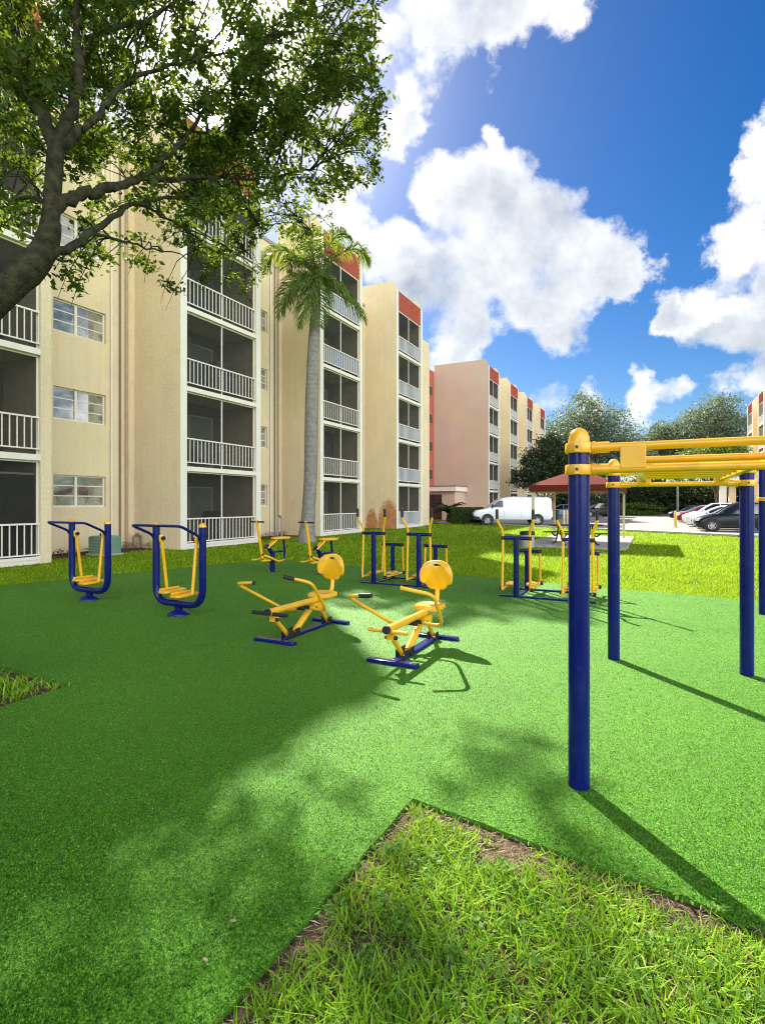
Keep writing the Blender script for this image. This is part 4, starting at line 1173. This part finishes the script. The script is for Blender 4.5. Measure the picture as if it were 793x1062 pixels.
B([(140,209,5.8),(165,222,6.3),(200,240,7.0),(245,262,7.9),(268,285,8.4)], .018, .005)
B([(84,60,5.2),(110,30,5.5),(150,0,5.9),(200,-60,6.4)], .035, .012)
B([(33,98,5.0),(10,95,5.2),(-20,70,5.4)], .03, .01)
B([(202,64,6.0),(240,20,6.6),(290,-20,7.2)], .018, .006)
B([(227,96,6.6),(270,100,7.2),(330,90,7.8),(365,100,8.2)], .016, .005)
B([(197,136,6.2),(250,140,6.9),(300,130,7.5),(370,150,8.2)], .016, .005)
B([(90,40,5.3),(160,20,6.0),(250,-50,7.2),(340,-60,8.0)], .03, .008)
B([(262,50,7.0),(310,30,7.6),(360,40,8.2)], .014, .005)
B([(53,214,4.8),(30,200,5.2),(5,215,5.8),(-30,200,6.4)], .03, .01)
# twigs: each clump of leaves hangs from a thin twig
tw = []
def reg(n, poly, za, zb):
    xs = [p[0] for p in poly]; ys = [p[1] for p in poly]; c = 0
    while c < n:
        x = RNG.uniform(min(xs), max(xs)); y = RNG.uniform(min(ys), max(ys))
        if not inpoly(np.array([x]), np.array([y]), poly)[0]: continue
        if math.hypot(x-232, y-40) < 20: continue
        if any(math.hypot(x-gx, y-gy) < gr for gx, gy, gr in GAPS): continue
        z = RNG.uniform(za, zb) + max(0, x)*.0045
        tw.append((U3(x, y, z), RNG.uniform(.20, .36), RNG.randint(58, 92))); c += 1
GAPS = [(110,115,13),(160,10,13),(290,72,15),(300,8,12),(345,118,13),(62,20,12),(210,120,10),(255,15,14),(330,60,10),(130,45,10),(60,112,10),(70,230,18),(25,260,14),(355,20,12),(270,120,10)]
reg(215, [(-40,-40),(400,-40),(385,60),(392,110),(300,120),(0,120)], 4.6, 6.6)
reg(125, [(225,0),(372,0),(385,100),(398,170),(360,200),(300,190),(235,175)], 5.0, 7.2)
reg(84, [(60,100),(310,100),(300,215),(230,235),(90,235),(75,190)], 4.9, 6.8)
reg(26, [(-30,50),(52,60),(48,200),(20,245),(-30,230)], 4.4, 6.6)
reg(36, [(180,190),(276,190),(276,235),(262,272),(190,268)], 7.4, 9.2)
reg(34, [(176,105),(272,105),(280,208),(182,208)], 5.2, 7.0)
reg(9, [(285,222),(335,215),(330,262),(290,268)], 9.6, 10.8)
for x, y, z in ((70,284,5.4),(82,292,5.5),(95,272,5.6),(112,263,5.8),(128,252,6.0),(140,268,6.2),(100,250,5.4),(170,250,7.9),(190,246,8.2),(205,262,8.5),(222,272,8.7),(238,284,9.1),(250,262,9.1),(262,290,9.5),(268,276,9.5),(255,302,9.7),(214,288,8.9),(180,303,8.6),(172,296,8.5),(240,246,8.9),(276,240,9.3),(285,222,9.3),(84,262,5.2),(152,276,6.5),(350,192,8.0),(372,182,8.3),(330,205,8.0),(312,226,9.5),(336,228,8.4),(302,212,9.2),(386,160,8.4),(392,148,8.4)):
    tw.append((U3(x, y, z), RNG.uniform(.16, .28), RNG.randint(36, 60)))
# the part of the crown above and beside the frame
for i in range(190):
    p = Vector((RNG.uniform(-8.0, .8), RNG.uniform(2.0, 10.5), RNG.uniform(6.2, 9.8)))
    if math.hypot((p.x+3.2)/4.6, (p.y-6.0)/4.6) > 1: continue
    v = p - Vector((0, 0, CAMH)); px = CX + F*v.x/v.y; py = HY - F*v.z/v.y
    if py > -30 and px > -30: continue
    tw.append((p, RNG.uniform(.32, .55), RNG.randint(45, 70)))
SKA = np.array([tuple(p) for p in SK])
cl = []
for (c, r, k) in tw:
    cc = np.array(c)
    dd = np.linalg.norm(SKA - cc, axis=1); j = int(np.argmin(dd + RNG.uniform(0, .3)))
    s = Vector(SKA[j]); c = Vector(c)
    if dd[j] < (1.1 if c.y > 7 and c.z < 6.2 else 1.9):
        mid = s.lerp(c, .55) + Vector((RNG.uniform(-.1,.1), RNG.uniform(-.1,.1), .12))
        br.tube([s - ob, s.lerp(mid, .5) - ob + Vector((0,0,.03)), mid - ob, c - ob, c - ob + (c-mid)*.5 - Vector((0,0,.1))], [.011, .009, .006, .004, .002], 5, False)
    # leaves sit along short side shoots
    sh = rand_dirs(5) * r
    t_ = NP.uniform(.1, 1.0, k)[:, None]
    cl.append(cc - np.array(ob) + sh[NP.integers(0, 5, k)]*t_*np.array([1, 1, .8]) + NP.normal(0, .035, (k, 3)))
br.build('branch', M['bark'], oak)
cl = np.concatenate(cl)
M['oak_leaf'] = leaf_mat('oak_leaves', [(.0, (.012, .030, .006)), (.5, (.032, .066, .011)), (1, (.075, .12, .02))], .62, .40, (.24, .32, .012), .15)
leaf_mesh('crown', leaves_from(cl, .080, .5, .25, .25), M['oak_leaf'], oak)

# ---------------------------------------------------------------- palm
pb = U3(318, 562, 22.4); pb.z = 0
palm = thing('palm_tree', 'tall royal palm with smooth grey trunk standing against the cream apartment block', 'tree', pb)
top = U3(327.5, 322, 22.4) - pb
pts = [Vector((0,0,-.1)), Vector((0,0,.25)), top*.08 + Vector((.02,0,0)), top*.3 + Vector((.06,0,0)), top*.6 + Vector((-.02,0,0)), top*.85 + Vector((-.05,0,0)), top]
tr_m, t, b = new_mat('palm_trunk')
tcx = nd(t, 'ShaderNodeTexCoord').outputs['Object']
wv = nd(t, 'ShaderNodeTexWave', wave_type='BANDS', bands_direction='Z'); wv.inputs['Scale'].default_value = 1.6; wv.inputs['Distortion'].default_value = 5.5; wv.inputs['Detail'].default_value = 3
t.links.new(tcx, wv.inputs['Vector'])
cc = mixc(t, .22, ramp(t, noise(t, tcx, 4.5, 8, .75), [(.3, (.11, .10, .085)), (.6, (.25, .24, .21))]), ramp(t, wv.outputs['Fac'], [(.0, (.10, .09, .075)), (.3, (.23, .22, .19))]))
t.links.new(cc, b.inputs['Base Color']); b.inputs['Roughness'].default_value = .9
bp = nd(t, 'ShaderNodeBump'); bp.inputs['Strength'].default_value = .25; t.links.new(wv.outputs['Fac'], bp.inputs['Height']); t.links.new(bp.outputs[0], b.inputs['Normal'])
MB().tube(fillet(pts, .6, 3), [.46, .42, .40, .38, .35, .33, .31, .30] + [.29]*8 + [.27, .26, .26, .25, .24, .24, .23, .23] , 20) if False else None
fp = fillet(pts, .6, 3); m_ = len(fp)
def prad(z): return .25 + .17*math.exp(-z/.55) + .03*math.sin(min(1, z/9)*math.pi) - .05*max(0, (z-6)/4)
MB().tube(fp, [prad(max(0, p.z)) for p in fp], 20).build('trunk', tr_m, palm)
cr = top + Vector((.02, 0, 1.45))
M['crownshaft'] = mat('green_crownshaft', (.16, .19, .07), (.12, .13, .06), 3, .5)
MB().tube([top - Vector((0,0,.05)), top + Vector((.0,0,.5)), cr - Vector((0,0,.3)), cr], [.19, .21, .15, .07], 14).build('crownshaft', mat('brown_crownshaft', (.13, .11, .06), (.08, .065, .04), 4, .7), palm)
M['palm_leaf'] = leaf_mat('palm_leaflets', [(.0, (.035, .075, .018)), (.5, (.095, .17, .035)), (.85, (.16, .23, .05)), (1, (.26, .28, .07))], .55, .4, (.42, .52, .03), .2)
def frond_arrays(start, ctl, end, n, L, w, hang):
    s, c, e = [np.array(v, float) for v in (start, ctl, end)]
    V = []
    for i in range(n):
        t_ = (i+1)/n
        p = s*(1-t_)**2 + c*2*t_*(1-t_) + e*t_*t_
        tg = 2*(1-t_)*(c-s) + 2*t_*(e-c); tg /= np.linalg.norm(tg)
        sd = np.cross(tg, (0, 0, 1)); sd /= np.linalg.norm(sd) + 1e-9
        up = np.cross(sd, tg)
        l = L*(math.sin(math.pi*min(1, .12+.86*t_))**.6 + .12)
        for q in (-1, 1):
            for rep in range(2):
                d = sd*q*NP.uniform(.55, 1) + tg*NP.uniform(.35, .75) + up*NP.uniform(-.15, .5) ; d /= np.linalg.norm(d)
                wd = np.cross(d, NP.normal(size=3)); wd /= np.linalg.norm(wd); wd *= w
                m = p + d*l*.5 + np.array([0,0,-hang*l*.12]); tip = p + d*l*.82 + np.array([0,0,-hang*l*NP.uniform(.45, .8)])
                V += [p - wd*.5, p + wd*.5, m + wd, m - wd, m - wd, m + wd, tip + wd*.15, tip - wd*.15]
    return np.array(V)
cz = np.array(cr)
fr = [((-.55,-.1,.35),(-1.5,-.3,-1.75)), ((.8,-.2,.1),(2.0,-.4,-1.95)), ((-.1,-.7,.2),(-.45,-.9,-2.35)), ((.1,-.3,.2),(.12,-.5,-2.2)), ((1.5,.2,2.0),(2.15,.3,.75)), ((-1.5,.2,2.0),(-2.2,.3,.6)),
      ((-.2,.1,1.3),(-.15,.1,2.1)), ((-.9,.8,1.9),(-1.5,1.5,.9)), ((-1.0,.6,.7),(-1.7,1.2,-1.0)), ((.7,-.2,2.0),(1.3,-.4,1.5)), ((-.6,-.3,1.9),(-1.0,-.4,1.7))]
for (c, e) in fr:
    m1 = MB(); ss = cz - np.array([0,0,.15])
    cv = [Vector(ss*(1-k)**2 + (cz+np.array(c))*2*k*(1-k) + (cz+np.array(e))*k*k) for k in [i/10 for i in range(11)]]
    m1.tube(cv, [.035 - .0028*i for i in range(11)], 6)
    f_ = m1.build('frond', M['crownshaft'], palm)
    V = frond_arrays(ss, cz+np.array(c), cz+np.array(e), 46, .92, .024, .75)
    nV = len(V)//4
    np_mesh('leaflets', V, [np.arange(nV*4).reshape(nV, 4)], M['palm_leaf'], f_)

# ---------------------------------------------------------------- trees beyond the parking lot
def far_tree(name, label, px, base_py, z, lobes, n, size, m, group=None, trunk_r=.22, k=1.0):
    lobes = [tuple(q*k for q in l) for l in lobes]; size *= k; trunk_r *= k
    p = U3(px, base_py, z); p.z = 0
    t = thing(name, label, 'tree', p, 0, group)
    tm = MB()
    low = min((l[2]-l[4] for l in lobes))
    for l in lobes:
        c = Vector((l[0], l[1], l[2]))
        tm.tube([Vector((0,0,-.1)), Vector((c.x*.12, c.y*.1, max(.8, low*.6))), Vector((c.x*.55, c.y*.55, c.z*.72)), c], [trunk_r, trunk_r*.8, trunk_r*.45, trunk_r*.15], 8)
    V = []
    tot = sum(l[3]*l[3]*l[4] for l in lobes)
    for (x, y, zc, rx, rz) in lobes:
        k = int(n * rx*rx*rz / tot); ncl = max(5, int(k/42))
        d = rand_dirs(ncl) * (NP.uniform(.25, 1, ncl)**.5)[:, None]
        cl_ = d*np.array([rx, rx, rz]) + np.array([x, y, zc])
        for q in cl_:
            kk = max(6, int(k/ncl))
            V.append(q + NP.normal(0, 1, (kk, 3))*np.array([.20*rx, .20*rx, .15*rz])*NP.uniform(.5, 1.35))
            if RNG.random() < .35: tm.tube([Vector((x*.6, y*.6, zc*.75)), Vector(q)], [trunk_r*.25, .02], 5, False)
    tm.build('trunk', M['bark_far'], t)
    leaf_mesh('crown', leaves_from(np.concatenate(V), size, .42, .1, .1), m, t)
    return t
M['silver_leaf'] = leaf_mat('silvery_leaves', [(.0, (.05, .075, .045)), (.45, (.10, .145, .085)), (.85, (.16, .21, .125)), (1, (.22, .27, .17))], .55, .3, (.28, .34, .14), .3)
M['dark_leaf'] = leaf_mat('dark_leaves', [(.0, (.010, .022, .008)), (.5, (.028, .055, .016)), (1, (.065, .10, .03))], .45, .2, (.10, .18, .02), .4)
M['bright_leaf'] = leaf_mat('bright_leaves', [(.0, (.04, .08, .012)), (.5, (.09, .16, .022)), (1, (.17, .24, .04))], .45, .35, (.25, .36, .03), .35)
far_tree('shade_tree', 'tall silvery-green tree rising behind the maroon shelter roof', 606, 533, 84, [(-.6,0,8.8,4.6,3.6),(-2.6,1,7.2,3.6,3.0),(2.6,0,9.2,3.8,3.2),(0,0,11.6,3.0,2.6),(4.8,-1,7.4,2.6,2.6),(.8,-1,5.6,4.2,2.6)], 26000, .33, M['silver_leaf'], 'trees past the parking lot', .3, 1.31)
far_tree('shade_tree', 'dark-leaved tree at the end of the far block, left of the shelter roof', 566, 535, 55, [(-.5,0,5.2,2.3,1.9),(.9,0,6.6,2.4,2.0),(2.2,.5,4.8,2.2,1.8),(-2.0,0,3.9,1.7,1.2)], 15000, .30, M['dark_leaf'], 'trees past the parking lot', .2)
far_tree('shade_tree', 'wide silvery tree behind the monkey bars, with the taller crown', 737, 531, 90, [(0,0,11.6,4.4,3.4),(-3.4,0,9.4,3.8,3.0),(3.0,0,10.6,3.4,2.8),(.8,0,14.0,2.8,2.2),(-5.6,1,7.4,3.0,2.6),(1.5,0,7.5,4,2.6)], 26000, .35, M['silver_leaf'], 'trees past the parking lot', .32, 1.22)
far_tree('shade_tree', 'pale silvery tree between the two tallest crowns past the parking lot', 683, 531, 92, [(0,0,8.8,3.6,2.8),(-2.0,0,6.8,3.0,2.4),(2.6,0,9.8,3.2,2.6),(.6,0,11.2,2.3,2.0)], 16000, .35, M['silver_leaf'], 'trees past the parking lot', .26, 1.21)
far_tree('shade_tree', 'small bright green spreading tree in front of the right-hand block', 744, 533, 60, [(0,0,6.9,2.9,1.5),(-2.6,0,6.4,2.3,1.3),(2.2,0,6.0,2.0,1.3),(0,-.5,8.1,1.8,.9)], 11000, .30, M['bright_leaf'], 'trees past the parking lot', .14)
hl = [(592, 72, 3.2, 'dark_leaf', 'low dark bushy tree showing between the shelter posts'), (640, 79, 4.2, 'dark_leaf', 'dark bushy tree just right of the second rig post'), (662, 78, 4.6, 'dark_leaf', 'dark dense tree behind the left end of the far yellow bar'), (684, 79, 4.8, 'dark_leaf', 'dark dense tree left of the grey lamp post'), (706, 79, 4.9, 'dark_leaf', 'dark dense tree right behind the grey lamp post'),
      (727, 77, 4.5, 'dark_leaf', 'dark dense tree just left of the pale portico columns'), (655, 73, 1.5, 'bright_leaf', 'pale green bush in front of the dark trees past the cars'), (772, 80, 5.0, 'dark_leaf', 'dark tree beside the pale portico columns, above the dark crossover'), (609, 76, 3.6, 'silver_leaf', 'pale bushy tree right behind the nearest rig post')]
for (px, z, h, mm, lab) in hl:
    far_tree('bushy_tree', lab, px, 531, z, [(0,0,h*.66,2.3,h*.42),(-1.9,0,h*.48,2.0,h*.42),(1.9,.3,h*.5,2.0,h*.42),(.3,-.5,h*.22,2.6,h*.24)], 9000, .40, M[mm], 'low trees past the parking lot', .14)

# cycad and clipped hedge by the entrance
cp = U3(465.5, 540, 44); cp.z = 0
cy = thing('cycad', 'dark green spiky cycad by the entrance of the far block', 'plant', cp)
MB().lathe([(.22, 0), (.25, .3), (.18, .7), (0, .8)], 12).build('stem', M['bark_far'], cy)
for i in range(30):
    a = i*2.4; el = .25 + .75*((i*7) % 30)/30
    d = np.array([math.cos(a), math.sin(a), 0]); s = np.array([0, 0, .7])
    V = frond_arrays(s, s + d*.7*math.cos(el*.9) + np.array([0, 0, 1.0*el+.3]), s + d*1.45 + np.array([0, 0, 1.5*el-.55]), 18, .30, .022, .1)
    k = len(V)//4
    np_mesh('frond', V, [np.arange(k*4).reshape(k, 4)], M['dark_leaf'], cy)
hp = U3(484, 541.5, 42.5); hp.z = 0
hd = thing('hedge', 'clipped green hedge in front of the white van', 'hedge', hp, rad(-6))
n = 9000
c = NP.uniform(-1, 1, (n, 3)); ax = NP.integers(0, 3, n); c[np.arange(n), ax] = np.sign(c[np.arange(n), ax])*NP.uniform(.75, 1.03, n)
c = c*np.array([1.25, .7, .62]) + np.array([0, 0, .66]); c[:, 2] = np.maximum(c[:, 2], .05)
leaf_mesh('foliage', leaves_from(c, .12, .55), leaf_mat('hedge_leaves', [(.0, (.025, .05, .012)), (.5, (.06, .11, .02)), (1, (.12, .17, .04))], .5, .25, (.2, .3, .03)), hd)
MB().loft([rrect(-1.0, 1.0, .5, .2, z) for z in (0, .5, 1.05)]).build('core', M['dark_leaf'], hd)
# planting strips along the wall
for (xa, xb) in ((-PER+TW+.05, -.05), (TW+.05, PER-.05)):
    q = [at_b1(xa, .95), at_b1(xb, .95), at_b1(xb, DEP-.02), at_b1(xa, DEP-.02)]
    sheet('mulch_bed', [(p.x, p.y) for p in q], [], .012, M['mulch'], .03, -.03)
V = []
for i in range(9):
    p = at_b1(-3.9 + i*.33, 1.35 + .25*((i*5) % 3))
    V.append(ball(46, (p.x, p.y, .10), (.2, .2, .13)))
kind(leaf_mesh('red_ground_cover', leaves_from(np.concatenate(V), .07, .5), leaf_mat('red_leaves', [(.0, (.06, .01, .012)), (1, (.16, .03, .03))], .5, .2, (.3, .03, .02)), None), 'stuff')
V = []
for i in range(16):
    p = at_b1(-.9 + .9*RNG.random() if i < 7 else 5.2 + 3*RNG.random(), 1.2 + .9*RNG.random())
    V.append(ball(40, (p.x, p.y, .12), (.22, .22, .16)))
kind(leaf_mesh('ground_cover', leaves_from(np.concatenate(V), .10, .3), M['dry'], None), 'stuff')
